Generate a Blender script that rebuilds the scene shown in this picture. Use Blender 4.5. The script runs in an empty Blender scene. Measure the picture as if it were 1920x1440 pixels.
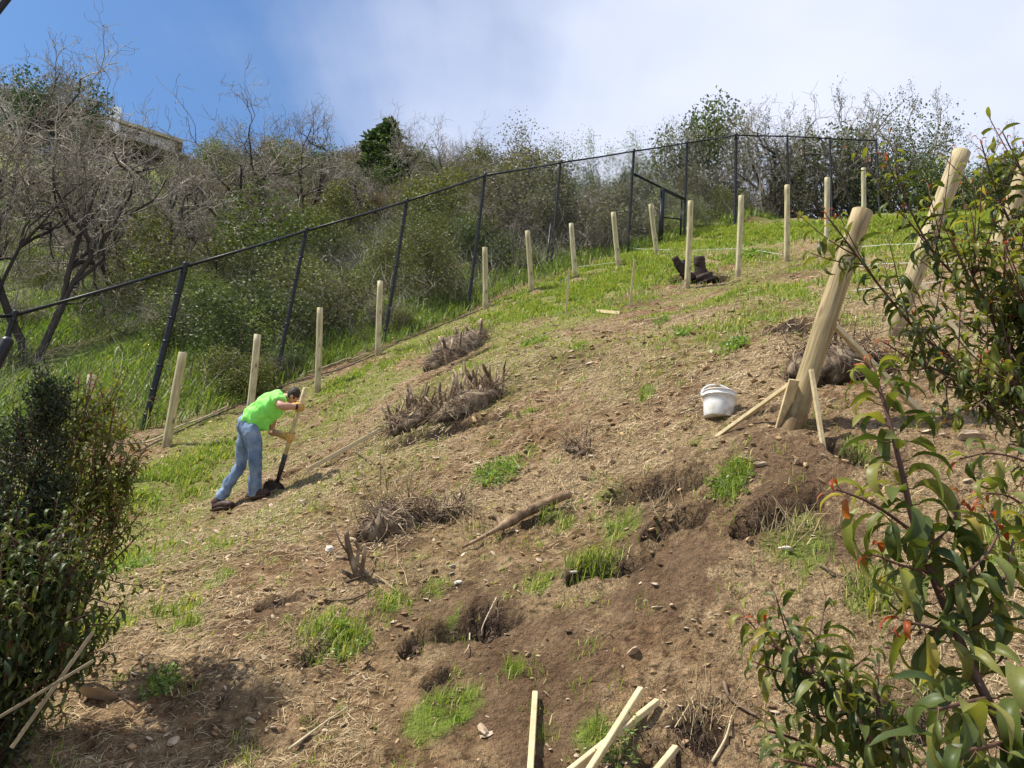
import bpy, math, random
import numpy as np
from mathutils import Vector, Matrix
random.seed(7)
rng = np.random.default_rng(7)
scene = bpy.context.scene
col = scene.collection
PI = math.pi
# ------------------------------------------------------------------ camera
TH, PH, FPX = math.radians(17.3), math.radians(6.1), 1400.0
_r0 = np.array([1., 0, 0]); FW = np.array([0, math.cos(TH), math.sin(TH)]); _u0 = np.array([0, -math.sin(TH), math.cos(TH)])
RT = math.cos(PH)*_r0 + math.sin(PH)*_u0
UP = -math.sin(PH)*_r0 + math.cos(PH)*_u0
cd = bpy.data.cameras.new('camera'); cam = bpy.data.objects.new('camera', cd); col.objects.link(cam)
cd.sensor_width = 36; cd.lens = 36*FPX/1920; cd.clip_start = .05; cd.clip_end = 1500
cam.matrix_world = Matrix(((RT[0], UP[0], -FW[0], 0), (RT[1], UP[1], -FW[1], 0), (RT[2], UP[2], -FW[2], 0), (0, 0, 0, 1)))
scene.camera = cam
scene.view_settings.view_transform = 'Standard'; scene.view_settings.look = 'None'
scene.view_settings.exposure = 0.62; scene.view_settings.gamma = 1; scene.view_settings.use_curve_mapping = False
# ------------------------------------------------------------------ sun and sky
SUN_EL = math.radians(55)
_h = np.array([-.98, -.18]); _h /= np.linalg.norm(_h)
SUNV = np.array([_h[0]*math.cos(SUN_EL), _h[1]*math.cos(SUN_EL), math.sin(SUN_EL)])     # towards the sun
sl = bpy.data.lights.new('sun', 'SUN'); sl.energy = 5.0; sl.angle = math.radians(.5); sl.color = (1, .95, .86)
so = bpy.data.objects.new('sun', sl); col.objects.link(so)
so.rotation_euler = Vector(SUNV).to_track_quat('Z', 'Y').to_euler()
w = bpy.data.worlds.new('World'); scene.world = w; w.use_nodes = True
N, L = w.node_tree.nodes, w.node_tree.links; N.clear()
out = N.new('ShaderNodeOutputWorld'); bg = N.new('ShaderNodeBackground'); bg.inputs[1].default_value = .074
sky = N.new('ShaderNodeTexSky'); sky.sky_type = 'NISHITA'; sky.sun_disc = False
sky.sun_elevation = SUN_EL; sky.sun_rotation = math.atan2(SUNV[0], SUNV[1]); sky.air_density = 1.0; sky.dust_density = .3; sky.ozone_density = 2.5
tc = N.new('ShaderNodeTexCoord'); sep = N.new('ShaderNodeSeparateXYZ'); L.new(tc.outputs['Generated'], sep.inputs[0])
def wmath(op, a, b=None, c=None, clamp=False):
    n = N.new('ShaderNodeMath'); n.operation = op; n.use_clamp = clamp
    for i, v in enumerate((a, b, c)):
        if v is None: continue
        if isinstance(v, (int, float)): n.inputs[i].default_value = v
        else: L.new(v, n.inputs[i])
    return n.outputs[0]
zc = wmath('MAXIMUM', sep.outputs[2], .06)
cx_ = wmath('DIVIDE', sep.outputs[0], zc); cy_ = wmath('DIVIDE', sep.outputs[1], zc)
cmb = N.new('ShaderNodeCombineXYZ'); L.new(cx_, cmb.inputs[0]); L.new(cy_, cmb.inputs[1])
n1 = N.new('ShaderNodeTexNoise'); n1.inputs['Scale'].default_value = 1.0; n1.inputs['Detail'].default_value = 6; n1.inputs['Roughness'].default_value = .5; n1.inputs['Distortion'].default_value = .5
L.new(cmb.outputs[0], n1.inputs['Vector'])
n2 = N.new('ShaderNodeTexNoise'); n2.inputs['Scale'].default_value = .8; n2.inputs['Detail'].default_value = 6
mp = N.new('ShaderNodeMapping'); mp.inputs['Scale'].default_value = (2.6, .35, 1); mp.inputs['Location'].default_value = (3, 1, 0); mp.inputs['Rotation'].default_value = (0, 0, -.75)
L.new(cmb.outputs[0], mp.inputs[0]); L.new(mp.outputs[0], n2.inputs['Vector'])
m = wmath('MULTIPLY_ADD', sep.outputs[0], 1.75, .72)
m = wmath('SUBTRACT', m, wmath('MULTIPLY', wmath('MAXIMUM', wmath('SUBTRACT', sep.outputs[0], .3), 0), 1.6))
m = wmath('ADD', m, wmath('MULTIPLY_ADD', n1.outputs[0], 1.5, -.75))
m = wmath('ADD', m, wmath('MULTIPLY_ADD', n2.outputs[0], 1.3, -.65))
mr = N.new('ShaderNodeMapRange'); mr.interpolation_type = 'SMOOTHSTEP'; mr.inputs[1].default_value = .0; mr.inputs[2].default_value = 1.1; mr.inputs[3].default_value = .03; mr.inputs[4].default_value = .9
L.new(m, mr.inputs[0])
hs = N.new('ShaderNodeHueSaturation'); hs.inputs['Saturation'].default_value = 1.18; hs.inputs['Value'].default_value = 1.5; L.new(sky.outputs[0], hs.inputs['Color'])
n3 = N.new('ShaderNodeTexNoise'); n3.inputs['Scale'].default_value = .9; n3.inputs['Detail'].default_value = 4; L.new(cmb.outputs[0], n3.inputs['Vector'])
cr = N.new('ShaderNodeValToRGB'); cr.color_ramp.elements[0].position = .3; cr.color_ramp.elements[0].color = (5.6, 6.5, 8.7, 1); cr.color_ramp.elements[1].position = .7; cr.color_ramp.elements[1].color = (9.8, 10., 11.2, 1)
L.new(n3.outputs[0], cr.inputs[0])
mx = N.new('ShaderNodeMix'); mx.data_type = 'RGBA'; L.new(mr.outputs[0], mx.inputs[0]); L.new(hs.outputs[0], mx.inputs[6]); L.new(cr.outputs[0], mx.inputs[7])
L.new(mx.outputs[2], bg.inputs[0]); L.new(bg.outputs[0], out.inputs[0])

# ------------------------------------------------------------------ helpers
def P(px, py, d):
    return d*(FW + (px-960)/FPX*RT - (py-720)/FPX*UP)
def proj(q):
    q = np.asarray(q, float); z = q@FW
    return np.stack([960 + FPX*(q@RT)/z, 720 - FPX*(q@UP)/z, z], -1)
def unit(v):
    v = np.asarray(v, float); return v/max(1e-9, np.linalg.norm(v))
def sstep(a, b, x):
    t = np.clip((x-a)/(b-a), 0, 1); return t*t*(3-2*t)
_perm = np.random.default_rng(3).permutation(4096)
_val = np.random.default_rng(4).random(4096)
def vnoise(x, y, s=0):
    xi = np.floor(x).astype(int); yi = np.floor(y).astype(int); xf = x-xi; yf = y-yi
    u = xf*xf*(3-2*xf); v = yf*yf*(3-2*yf)
    g = lambda i, j: _val[_perm[(_perm[(i+s*131) & 4095]+j) & 4095]]
    return (g(xi, yi)*(1-u)+g(xi+1, yi)*u)*(1-v)+(g(xi, yi+1)*(1-u)+g(xi+1, yi+1)*u)*v
def fbm(x, y, sc, octv=4, s=0, rough=.5):
    t = 0; a = 1; n = 0
    x = np.asarray(x, float); y = np.asarray(y, float)
    for k in range(octv):
        c, s_ = math.cos(k*.7), math.sin(k*.7)
        t = t+a*(vnoise((x*c-y*s_)*sc*2**k, (x*s_+y*c)*sc*2**k, s+k)-.5); n += a; a *= rough
    return t/n*2
def new_mesh(name, V, faces, mats=(), cols=None, mat_idx=None, smooth=True, uv=None):
    """faces: list of integer arrays (n,k)"""
    me = bpy.data.meshes.new(name); V = np.asarray(V, np.float32)
    faces = [np.asarray(f, np.int32) for f in faces if len(f)]
    me.vertices.add(len(V)); me.vertices.foreach_set('co', V.ravel())
    li = np.concatenate([f.ravel() for f in faces]); tot = np.concatenate([np.full(len(f), f.shape[1], np.int32) for f in faces])
    st = np.concatenate([[0], np.cumsum(tot)[:-1]]).astype(np.int32)
    me.loops.add(len(li)); me.loops.foreach_set('vertex_index', li)
    me.polygons.add(len(tot)); me.polygons.foreach_set('loop_start', st); me.polygons.foreach_set('loop_total', tot)
    me.polygons.foreach_set('use_smooth', np.full(len(tot), smooth))
    for m_ in mats: me.materials.append(m_)
    if mat_idx is not None: me.polygons.foreach_set('material_index', np.asarray(mat_idx, np.int32))
    me.update(calc_edges=True)
    if cols is not None:
        for k, c in cols.items():
            c = np.asarray(c, np.float32)
            if c.ndim == 1: c = np.stack([c]*3, -1)
            a = me.color_attributes.new(k, 'FLOAT_COLOR', 'POINT')
            a.data.foreach_set('color', np.c_[c, np.ones(len(c))].astype(np.float32).ravel())
    me.validate()
    return me
def tag(o, label=None, cat=None, group=None, kind=None):
    if label: o['label'] = label
    if cat: o['category'] = cat
    if group: o['group'] = group
    if kind: o['kind'] = kind
    return o
def link(name, me, parent=None, **k):
    o = bpy.data.objects.new(name, me); col.objects.link(o)
    if parent is not None: o.parent = parent
    return tag(o, **k)
def empty(name, loc, label, cat, group=None):
    o = bpy.data.objects.new(name, None); col.objects.link(o); o.location = [float(c) for c in loc]; o.empty_display_size = .1
    return tag(o, label, cat, group)
class Geo:
    def __init__(s): s.V = []; s.F = {}; s.C = []; s.n = 0; s.MI = {}
    def add(s, V, F, c=None, mi=0):
        V = np.asarray(V, float)
        for f in F:
            f = np.asarray(f, int)
            if len(f): s.F.setdefault(f.shape[1], []).append(f+s.n); s.MI.setdefault(f.shape[1], []).append(np.full(len(f), mi))
        s.V.append(V); s.n += len(V)
        c = .5 if c is None else c
        s.C.append(np.broadcast_to(np.asarray(c, float), (len(V),)) if np.ndim(c) < 2 else np.asarray(c)); return s
    def mesh(s, name, mats, smooth=True, off=None):
        V = np.concatenate(s.V)
        if off is not None: V = V-np.asarray(off)
        ks = sorted(s.F)
        return new_mesh(name, V, [np.concatenate(s.F[k]) for k in ks], mats if isinstance(mats, (list, tuple)) else [mats],
                        cols={'tint': np.concatenate(s.C)}, mat_idx=np.concatenate([np.concatenate(s.MI[k]) for k in ks]), smooth=smooth)
def frames(pts):
    pts = np.asarray(pts, float); t = np.gradient(pts, axis=0); t /= np.maximum(1e-9, np.linalg.norm(t, axis=1))[:, None]
    ref = np.array([0, 0, 1.]) if abs(t[0][2]) < .9 else np.array([1., 0, 0])
    a = ref-t*(t@ref)[:, None]
    na = np.linalg.norm(a, axis=1)[:, None]; a = np.where(na > 1e-6, a/np.maximum(na, 1e-9), [[1, 0, 0]])
    return t, a, np.cross(t, a)
def tube(g, pts, rad, k=6, cap=True, c=None, mi=0, ab=None, twist=0):
    pts = np.asarray(pts, float); n = len(pts); rad = np.broadcast_to(np.asarray(rad, float), (n,))
    t, a, b = frames(pts)
    th = np.arange(k)*2*PI/k+twist
    ea, eb = (1, 1) if ab is None else ab
    V = pts[:, None]+rad[:, None, None]*(np.cos(th)[None, :, None]*a[:, None]*ea+np.sin(th)[None, :, None]*b[:, None]*eb)
    V = V.reshape(-1, 3); i = np.arange(n-1)[:, None]*k; j = np.arange(k)[None]
    q = np.stack([i+j, i+(j+1) % k, i+k+(j+1) % k, i+k+j], -1).reshape(-1, 4)
    F = [q]
    if cap:
        V = np.r_[V, pts[:1], pts[-1:]]
        j = np.arange(k); F.append(np.stack([(j+1) % k, j, np.full(k, n*k)], -1)); F.append(np.stack([(n-1)*k+j, (n-1)*k+(j+1) % k, np.full(k, n*k+1)], -1))
    if c is not None and np.ndim(c): c = np.r_[np.repeat(c, k), [c[0], c[-1]] if cap else []]
    g.add(V, F, c, mi)
def catmull(p, n=6):
    p = np.asarray(p, float)
    if len(p) < 3: return np.array([p[0]+(p[-1]-p[0])*t for t in np.linspace(0, 1, n+1)])
    q = np.r_[[2*p[0]-p[1]], p, [2*p[-1]-p[-2]]]; o = []
    for i in range(1, len(q)-2):
        for t in np.arange(n)/n:
            o.append(.5*((2*q[i])+(-q[i-1]+q[i+1])*t+(2*q[i-1]-5*q[i]+4*q[i+1]-q[i+2])*t*t+(-q[i-1]+3*q[i]-3*q[i+1]+q[i+2])*t**3))
    o.append(p[-1]); return np.array(o)
def box(g, c, s, R=None, bev=0, cc=None, mi=0):
    s = np.asarray(s, float)/2
    V = np.array([[x, y, z] for x in (-1, 1) for y in (-1, 1) for z in (-1, 1)])*s
    if R is not None: V = V@np.asarray(R).T
    g.add(V+np.asarray(c), [[[0, 1, 3, 2], [4, 6, 7, 5], [0, 4, 5, 1], [2, 3, 7, 6], [0, 2, 6, 4], [1, 5, 7, 3]]], cc, mi)
def beam(g, a, b, wx, wy, side=None, cc=None, ends=.0):
    """rectangular lath from a to b with slightly rounded edges (8-sided)"""
    a, b = np.asarray(a, float), np.asarray(b, float); t = unit(b-a)
    s = np.asarray(side if side is not None else (0, 0, 1.), float); s = unit(s-t*(s@t)); u = np.cross(t, s)
    e = .12*min(wx, wy); X, Y = wx/2, wy/2
    prof = np.array([(X, Y-e), (X-e, Y), (-X+e, Y), (-X, Y-e), (-X, -Y+e), (-X+e, -Y), (X-e, -Y), (X, -Y+e)])
    ns = 5; V = []
    for q in np.linspace(0, 1, ns):
        p = a+(b-a)*q; V.append(p+prof[:, :1]*s+prof[:, 1:]*u)
    V = np.concatenate(V); k = 8; i = np.arange(ns-1)[:, None]*k; j = np.arange(k)[None]
    F = [np.stack([i+j, i+(j+1) % k, i+k+(j+1) % k, i+k+j], -1).reshape(-1, 4), np.array([[7, 6, 5, 4, 3, 2, 1, 0], list(range((ns-1)*k, ns*k))])]
    g.add(V, F, cc)

# ------------------------------------------------------------------ materials
def nmat(name, rough=.8):
    m = bpy.data.materials.new(name); m.use_nodes = True
    nt = m.node_tree; b = nt.nodes['Principled BSDF']; b.inputs['Roughness'].default_value = rough
    b.inputs['Specular IOR Level'].default_value = .3
    return m, nt, b
def node(nt, typ, ins=None, **k):
    n = nt.nodes.new(typ)
    for a, v in k.items(): setattr(n, a, v)
    for i, v in (ins or {}).items():
        if isinstance(v, bpy.types.NodeSocket): nt.links.new(v, n.inputs[i])
        else: n.inputs[i].default_value = v
    return n
def c4(c): return (c[0], c[1], c[2], 1)
def ramp(nt, fac, stops):
    r = nt.nodes.new('ShaderNodeValToRGB'); nt.links.new(fac, r.inputs[0]); e = r.color_ramp.elements
    e[0].position, e[0].color = stops[0][0], c4(stops[0][1]); e[1].position, e[1].color = stops[-1][0], c4(stops[-1][1])
    for p, c in stops[1:-1]: x = e.new(p); x.color = c4(c)
    return r.outputs[0]
def mixc(nt, fac, a, b, mode='MIX'):
    n = nt.nodes.new('ShaderNodeMix'); n.data_type = 'RGBA'; n.blend_type = mode
    for i, v in ((0, fac), (6, a), (7, b)):
        if isinstance(v, bpy.types.NodeSocket): nt.links.new(v, n.inputs[i])
        else: n.inputs[i].default_value = v if i == 0 else c4(v)
    return n.outputs[2]
def bump(nt, b, h, dist=.01, st=1):
    n = node(nt, 'ShaderNodeBump', {'Height': h, 'Distance': dist, 'Strength': st}); nt.links.new(n.outputs[0], b.inputs['Normal'])
def obj_co(nt, scale=(1, 1, 1)):
    t = nt.nodes.new('ShaderNodeTexCoord'); mp = node(nt, 'ShaderNodeMapping', {0: t.outputs['Object'], 'Scale': scale}); return mp.outputs[0]
def noise(nt, co, sc, det=4, ro=.5, dist=0):
    return node(nt, 'ShaderNodeTexNoise', {'Vector': co, 'Scale': sc, 'Detail': det, 'Roughness': ro, 'Distortion': dist}).outputs[0]
def simple(name, stops, sc=8, rough=.8, bmp=.004, det=5, scale=(1, 1, 1), bsc=None, tint=False):
    m, nt, b = nmat(name, rough); co = obj_co(nt, scale); n = noise(nt, co, sc, det)
    c = ramp(nt, n, stops)
    if tint:
        a = node(nt, 'ShaderNodeAttribute', attribute_name='tint'); v = node(nt, 'ShaderNodeMath', {0: a.outputs['Fac'], 1: .9, 2: .55}, operation='MULTIPLY_ADD')
        c = mixc(nt, 1., c, v.outputs[0], 'MULTIPLY')
    nt.links.new(c, b.inputs['Base Color'])
    if bmp: bump(nt, b, noise(nt, co, bsc or sc*3, 4), bmp)
    return m
M = {}
M['dirtwood'] = simple('old root wood', [(.3, (.045, .028, .017)), (.48, (.18, .12, .072)), (.66, (.44, .34, .22))], 14, .9, .01, scale=(1, 1, .4), tint=True)
M['darkstump'] = simple('charred stump wood', [(.3, (.02, .014, .01)), (.6, (.06, .04, .03)), (.75, (.12, .07, .05))], 18, .85, .01)
M['bark'] = simple('grey bark', [(.3, (.09, .075, .055)), (.5, (.22, .19, .145)), (.7, (.42, .37, .29))], 5, .9, .01, scale=(1, 1, .4), tint=True)
M['barkdark'] = simple('dark bark', [(.3, (.02, .016, .012)), (.6, (.055, .043, .034)), (.8, (.13, .11, .09))], 5, .9, .01, scale=(1, 1, .4))
M['log'] = simple('log bark', [(.3, (.07, .042, .022)), (.5, (.19, .12, .065)), (.7, (.34, .235, .14))], 14, .85, .006)
M['rock'] = simple('pale rock', [(.3, (.26, .19, .12)), (.5, (.4, .3, .2)), (.7, (.56, .45, .33))], 16, .85, .004)
M['whiterock'] = simple('white stone', [(.3, (.42, .37, .3)), (.7, (.66, .6, .52))], 16, .8, .004)
M['black'] = simple('black coated steel', [(.3, (.006, .006, .007)), (.7, (.014, .014, .016))], 20, .42, .0006)
M['wire'] = simple('black vinyl wire', [(.3, (.008, .008, .009)), (.7, (.014, .014, .015))], 20, .85, 0)
M['string'] = simple('white twine', [(.3, (.6, .6, .56)), (.7, (.78, .78, .74))], 40, .8, 0)
M['canelight'] = simple('dry cane', [(.3, (.36, .28, .17)), (.7, (.55, .46, .3))], 20, .8, .002)
M['pipe'] = simple('black poly pipe', [(.3, (.02, .017, .014)), (.5, (.06, .048, .035)), (.7, (.2, .15, .1))], 9, .6, .001)
M['twig'] = simple('dry twig', [(.3, (.07, .045, .03)), (.7, (.22, .15, .1))], 15, .85, .002)
M['straw'] = simple('straw', [(.3, (.28, .2, .1)), (.6, (.44, .34, .19)), (.8, (.6, .49, .31))], 3, .7, 0, tint=True)
M['clod'] = simple('soil clods', [(.3, (.2, .125, .06)), (.55, (.33, .22, .115)), (.8, (.46, .33, .19))], 2.5, .95, .003, tint=True)
M['denim'] = None
def lumber(name, a, b_, grain=60):
    m, nt, b = nmat(name, .7); co = obj_co(nt)
    w1 = noise(nt, co, 9, 5, .6); st = node(nt, 'ShaderNodeTexNoise', {'Vector': obj_co(nt, (1, 1, 1)), 'Scale': 34, 'Detail': 3}).outputs[0]
    c = ramp(nt, w1, [(.3, a), (.7, b_)]); c = mixc(nt, .35, c, ramp(nt, st, [(.35, (.35, .25, .13)), (.6, (.8, .72, .5))]), 'MULTIPLY')
    nt.links.new(c, b.inputs['Base Color']); bump(nt, b, st, .002); return m
M['stake'] = lumber('raw pine lath', (.5, .4, .23), (.7, .59, .37))
def postmat(nm='treated round pine', mul=None):
    m, nt, b = nmat(nm, .72)
    t = nt.nodes.new('ShaderNodeTexCoord')
    s = node(nt, 'ShaderNodeMapping', {0: t.outputs['Object'], 'Scale': (14, 14, 1.1)}).outputs[0]
    g1 = noise(nt, s, 3, 6, .6, .6); g2 = noise(nt, node(nt, 'ShaderNodeMapping', {0: t.outputs['Object'], 'Scale': (1, 1, 1)}).outputs[0], 4, 4)
    oi = nt.nodes.new('ShaderNodeObjectInfo')
    c = ramp(nt, g1, [(.3, (.27, .22, .13)), (.5, (.5, .435, .28)), (.72, (.68, .61, .43))])
    c = mixc(nt, .55, c, ramp(nt, g2, [(.35, (.72, .72, .58)), (.65, (1, .96, .88))]), 'MULTIPLY')
    c = mixc(nt, 1., c, ramp(nt, oi.outputs['Random'], [(0, (.88, .86, .78)), (1, (1.0, 1.0, 1.0))]), 'MULTIPLY')
    v = node(nt, 'ShaderNodeTexVoronoi', {'Vector': node(nt, 'ShaderNodeMapping', {0: t.outputs['Object'], 'Scale': (7, 7, 3)}).outputs[0], 'Scale': 1.0}).outputs[0]
    k = ramp(nt, v, [(.08, (.25, .15, .08)), (.17, (1, 1, 1))]); c = mixc(nt, .8, c, k, 'MULTIPLY')
    sz = nt.nodes.new('ShaderNodeSeparateXYZ'); nt.links.new(t.outputs['Object'], sz.inputs[0]); sn = noise(nt, t.outputs['Object'], 16, 5, .6)
    sp_ = node(nt, 'ShaderNodeMapRange', {0: node(nt, 'ShaderNodeMath', {0: sn, 1: .5, 2: sz.outputs[2]}, operation='MULTIPLY_ADD').outputs[0], 1: .24, 2: .42, 3: .8, 4: 0}).outputs[0]
    c = mixc(nt, sp_, c, (.2, .13, .075))
    if mul: c = mixc(nt, 1., c, mul, 'MULTIPLY')
    nt.links.new(c, b.inputs['Base Color']); bump(nt, b, g1, .004, .8); return m
M['post'] = postmat('treated round pine', (1.1, 1.12, 1.12)); M['postbrown'] = postmat('brown treated pine', (.66, .58, .48)); M['posttan'] = postmat('tan treated pine', (.86, .8, .74)); M['shadelath'] = lumber('shaded lath', (.2, .16, .1), (.36, .29, .18))
def endgrain():
    m, nt, b = nmat('post end grain', .8); co = obj_co(nt, (1, 1, 1))
    r = node(nt, 'ShaderNodeTexWave', {'Vector': co, 'Scale': 30, 'Distortion': 2}, wave_type='RINGS', rings_direction='Z').outputs[0]
    nt.links.new(ramp(nt, r, [(.2, (.26, .2, .12)), (.8, (.46, .38, .24))]), b.inputs['Base Color']); return m
M['end'] = endgrain()
def leafmat(name, stops, trans=.35, gloss=.4, rnd='tint', edge=None):
    m, nt, b = nmat(name, max(.45, gloss)); b.inputs['Specular IOR Level'].default_value = .3
    if rnd == 'obj':
        f = nt.nodes.new('ShaderNodeObjectInfo').outputs['Random']
    else:
        f = node(nt, 'ShaderNodeAttribute', attribute_name='tint').outputs['Fac']
    c = ramp(nt, f, stops)
    if edge:      # the tint attribute runs along and across the leaf blade
        at = node(nt, 'ShaderNodeAttribute', attribute_name='tint').outputs['Fac']
        e = ramp(nt, at, edge[0]); c = mixc(nt, e, c, edge[1])
    co = obj_co(nt); n = noise(nt, co, 30, 3); c = mixc(nt, .35, c, ramp(nt, n, [(.3, (.55, .6, .5)), (.7, (1.1, 1.05, 1.0))]), 'MULTIPLY')
    nt.links.new(c, b.inputs['Base Color'])
    tr = nt.nodes.new('ShaderNodeBsdfTranslucent'); tc_ = mixc(nt, 1., c, (1.25, 1.35, .5), 'MULTIPLY'); nt.links.new(tc_, tr.inputs[0])
    mx = nt.nodes.new('ShaderNodeMixShader'); mx.inputs[0].default_value = trans
    nt.links.new(b.outputs[0], mx.inputs[1]); nt.links.new(tr.outputs[0], mx.inputs[2])
    nt.links.new(mx.outputs[0], nt.nodes['Material Output'].inputs[0]); return m
M['grass'] = leafmat('grass', [(0, (.15, .2, .03)), (.5, (.22, .31, .045)), (.8, (.32, .38, .08)), (1, (.52, .44, .18))], .4, .5)
M['wildgrass'] = leafmat('wild grass', [(0, (.09, .13, .03)), (.5, (.17, .26, .04)), (.85, (.27, .33, .07)), (1, (.36, .32, .16))], .35, .5)
M['weed'] = leafmat('weed leaves', [(0, (.12, .2, .04)), (1, (.3, .4, .12))], .35)
LF_E = ([(.0, (0, 0, 0)), (1, (0, 0, 0))], (.5, .05, .02))
M['leaf'] = leafmat('sumac leaf', [(0, (.05, .075, .02)), (.5, (.1, .125, .03)), (.85, (.17, .18, .045)), (1, (.26, .24, .06))], .34, .33, 'obj')
M['leafyoung'] = leafmat('young sumac leaf', [(0, (.14, .16, .035)), (.6, (.22, .2, .04)), (1, (.3, .2, .05))], .4, .33, 'obj')
M['leafyellow'] = leafmat('yellow-green sumac leaf', [(0, (.16, .18, .035)), (.6, (.27, .26, .05)), (1, (.38, .29, .06))], .4, .33, 'obj')
M['leafred'] = leafmat('new red leaf', [(0, (.3, .04, .02)), (1, (.42, .14, .035))], .4, .35, 'obj')
M['leafmass'] = leafmat('sumac leaves', [(0, (.045, .065, .018)), (.6, (.1, .12, .032)), (1, (.18, .185, .05))], .3, .35)
M['leafshade'] = leafmat('shaded leaf', [(0, (.025, .045, .015)), (.7, (.06, .085, .03)), (1, (.12, .15, .05))], .3, .33, 'obj')  # leaf colour lowered to paint the shade at the lower left
M['cypress'] = leafmat('cypress sprays', [(0, (.02, .035, .015)), (1, (.065, .08, .035))], .2, .6)
M['sumacstem'] = simple('red brown stem', [(.3, (.06, .03, .02)), (.7, (.15, .075, .05))], 20, .6, .001)
SH = {'olive': ([(0, (.085, .1, .035)), (.6, (.16, .17, .06)), (1, (.26, .24, .09))]),
      'brown': ([(0, (.09, .07, .05)), (.6, (.18, .13, .085)), (1, (.27, .2, .11))]),
      'green': ([(0, (.05, .075, .025)), (.6, (.1, .13, .045)), (1, (.18, .21, .07))]),
      'grey': ([(0, (.1, .095, .075)), (.6, (.2, .19, .15)), (1, (.32, .3, .25))]),
      'pale': ([(0, (.16, .18, .1)), (.6, (.26, .29, .18)), (1, (.38, .4, .28))]),
      'conifer': ([(0, (.035, .06, .028)), (1, (.09, .13, .055))]),
      'lime': ([(0, (.11, .14, .035)), (1, (.22, .26, .07))])}
for k, s in SH.items(): M['sh_'+k] = leafmat(k+' foliage', s, .2, .6)

# ------------------------------------------------------------------ terrain
CT = [(440,943,8.4),(312,838,10),(470,785,11.2),(595,735,12.3),(708,665,13.5),(909,580,15.5),(997,545,16.3),(1079,520,17),(1160,498,17.6),(1232,478,18.4),
 (1289,540,14.2),(1383,517,14.6),(1475,490,15.1),(1551,470,15.6),(1619,440,17.7),(1475,797,4.6),(1675,620,6.2),(1745,570,7.4),(1345,783,5.5),(1000,1310,3.3),(1000,1440,2.9),
 (1000,970,5.1),(860,690,9.3),(265,820,11.6),(515,720,13.6),(720,640,15.3),(877,582,16.8),(1032,505,19.5),(1177,475,21),(1278,450,22.3),(1378,420,24),
 (1900,1400,2.75),(100,1400,2.9),(100,1150,4.4),(1850,820,4.4),(1060,597,13),(1180,573,13.5),(1700,402,21),(1850,400,20),(2200,420,19),
 (0,780,11.5),(100,700,16),(100,560,25),(100,400,39),(150,300,75),(-400,560,30),(-400,270,75),(300,640,17),(300,540,25),(350,400,39),(400,325,62),
 (600,560,19),(600,450,29),(650,370,41),(700,335,50),(900,480,22),(900,405,31),(900,350,43),(1100,430,28),(1100,385,36),(1280,395,30)]
_c = np.array([P(*c) for c in CT])
_x = [(12,30,13.9),(22,28,15.),(26,16,14.),(14,45,15.),(8,36,15.6),(30,45,15),(-20,110,52),(0,95,40),(-60,110,52),(25,70,16),(0,0,-2.05),(-6,1,-4.0),(6,1,.5),(0,-6,-5),(10,6,5.5),(-10,4,-3.5)]
_c = np.r_[_c, np.array(_x, float)]
_sc = 10.
def _U(r2): return np.where(r2 > 1e-12, .5*r2*np.log(np.maximum(r2, 1e-12)), 0)
_X = _c[:, :2]/_sc; _n = len(_X)
_K = _U(((_X[:, None]-_X[None])**2).sum(-1))+np.eye(_n)*.012
_A = np.zeros((_n+3, _n+3)); _A[:_n, :_n] = _K; _A[:_n, _n] = 1; _A[:_n, _n+1:] = _X; _A[_n, :_n] = 1; _A[_n+1:, :_n] = _X.T
_w = np.linalg.solve(_A, np.r_[_c[:, 2], 0, 0, 0])
def base_h(x, y):
    x = np.asarray(x, float); y = np.asarray(y, float); sh = x.shape; q = np.stack([x.ravel(), y.ravel()], -1)/_sc
    o = np.empty(len(q))
    for i in range(0, len(q), 40000):
        b = q[i:i+40000]; o[i:i+40000] = _U(((b[:, None]-_X[None])**2).sum(-1))@_w[:_n]+_w[_n]+b@_w[_n+1:]
    o = np.where(o > 50, 50+6*np.tanh((o-50)/6), o)
    return o.reshape(sh)
def _hit(px, py, fn, d0=1.2, d1=75):
    d = np.geomspace(d0, d1, 900); r = P(px, py, 1.0); q = d[:, None]*r
    s = q[:, 2]-fn(q[:, 0], q[:, 1]); i = np.where(s < 0)[0]
    if not len(i): return q[-1]
    i = i[0]
    if i == 0: return q[0]
    t = s[i-1]/(s[i-1]-s[i]); return q[i-1]*(1-t)+q[i]*t
CAPS = [(1165,945,1300,915,.10,.2),(1225,1018,1300,985,.08,.18),(1085,1105,1195,1080,.07,.14),(1395,1005,1525,955,.06,.16),(840,1216,940,1205,.085,.11),(895,1172,928,1180,.055,.07),
 (765,1245,795,1215,.05,.1),(1215,1432,1250,1440,.06,.13),(500,922,552,897,.2,.3),(1530,705,1630,680,.2,.2),(935,1015,1060,975,.05,.07),(490,1168,530,1160,.05,.05),(560,1268,592,1258,.05,.06),
 (820,705,900,665,.22,.12),(745,835,930,785,.14,.08),(705,1010,760,1000,.13,.1),(1280,530,1340,525,.3,.12),(1400,795,1470,785,.07,.09),(1685,1330,1720,1350,.09,.12),(1280,1370,1330,1400,.06,.08),
 (1195,605,1240,600,.1,.07),(1420,640,1500,650,.12,.08),(1570,860,1600,870,.06,.08),(800,1300,830,1290,.03,.05)]
_caps = [(_hit(a, b, base_h)[:2], _hit(c, d, base_h)[:2], r, dp) for a, b, c, d, r, dp in CAPS]
MOUNDS = [(1450,850,.45,.08),(1250,880,.3,.03),(1500,640,.5,.15),(1010,1240,.35,.05),(1180,560,.8,.1),(1440,530,.8,.08),(870,1060,.3,.05),(620,870,.3,.08),(1330,1180,.4,.05),(1130,1180,.25,.05),(560,1190,.4,.05),(700,1080,.4,.06),(820,760,.5,.07)]
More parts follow.
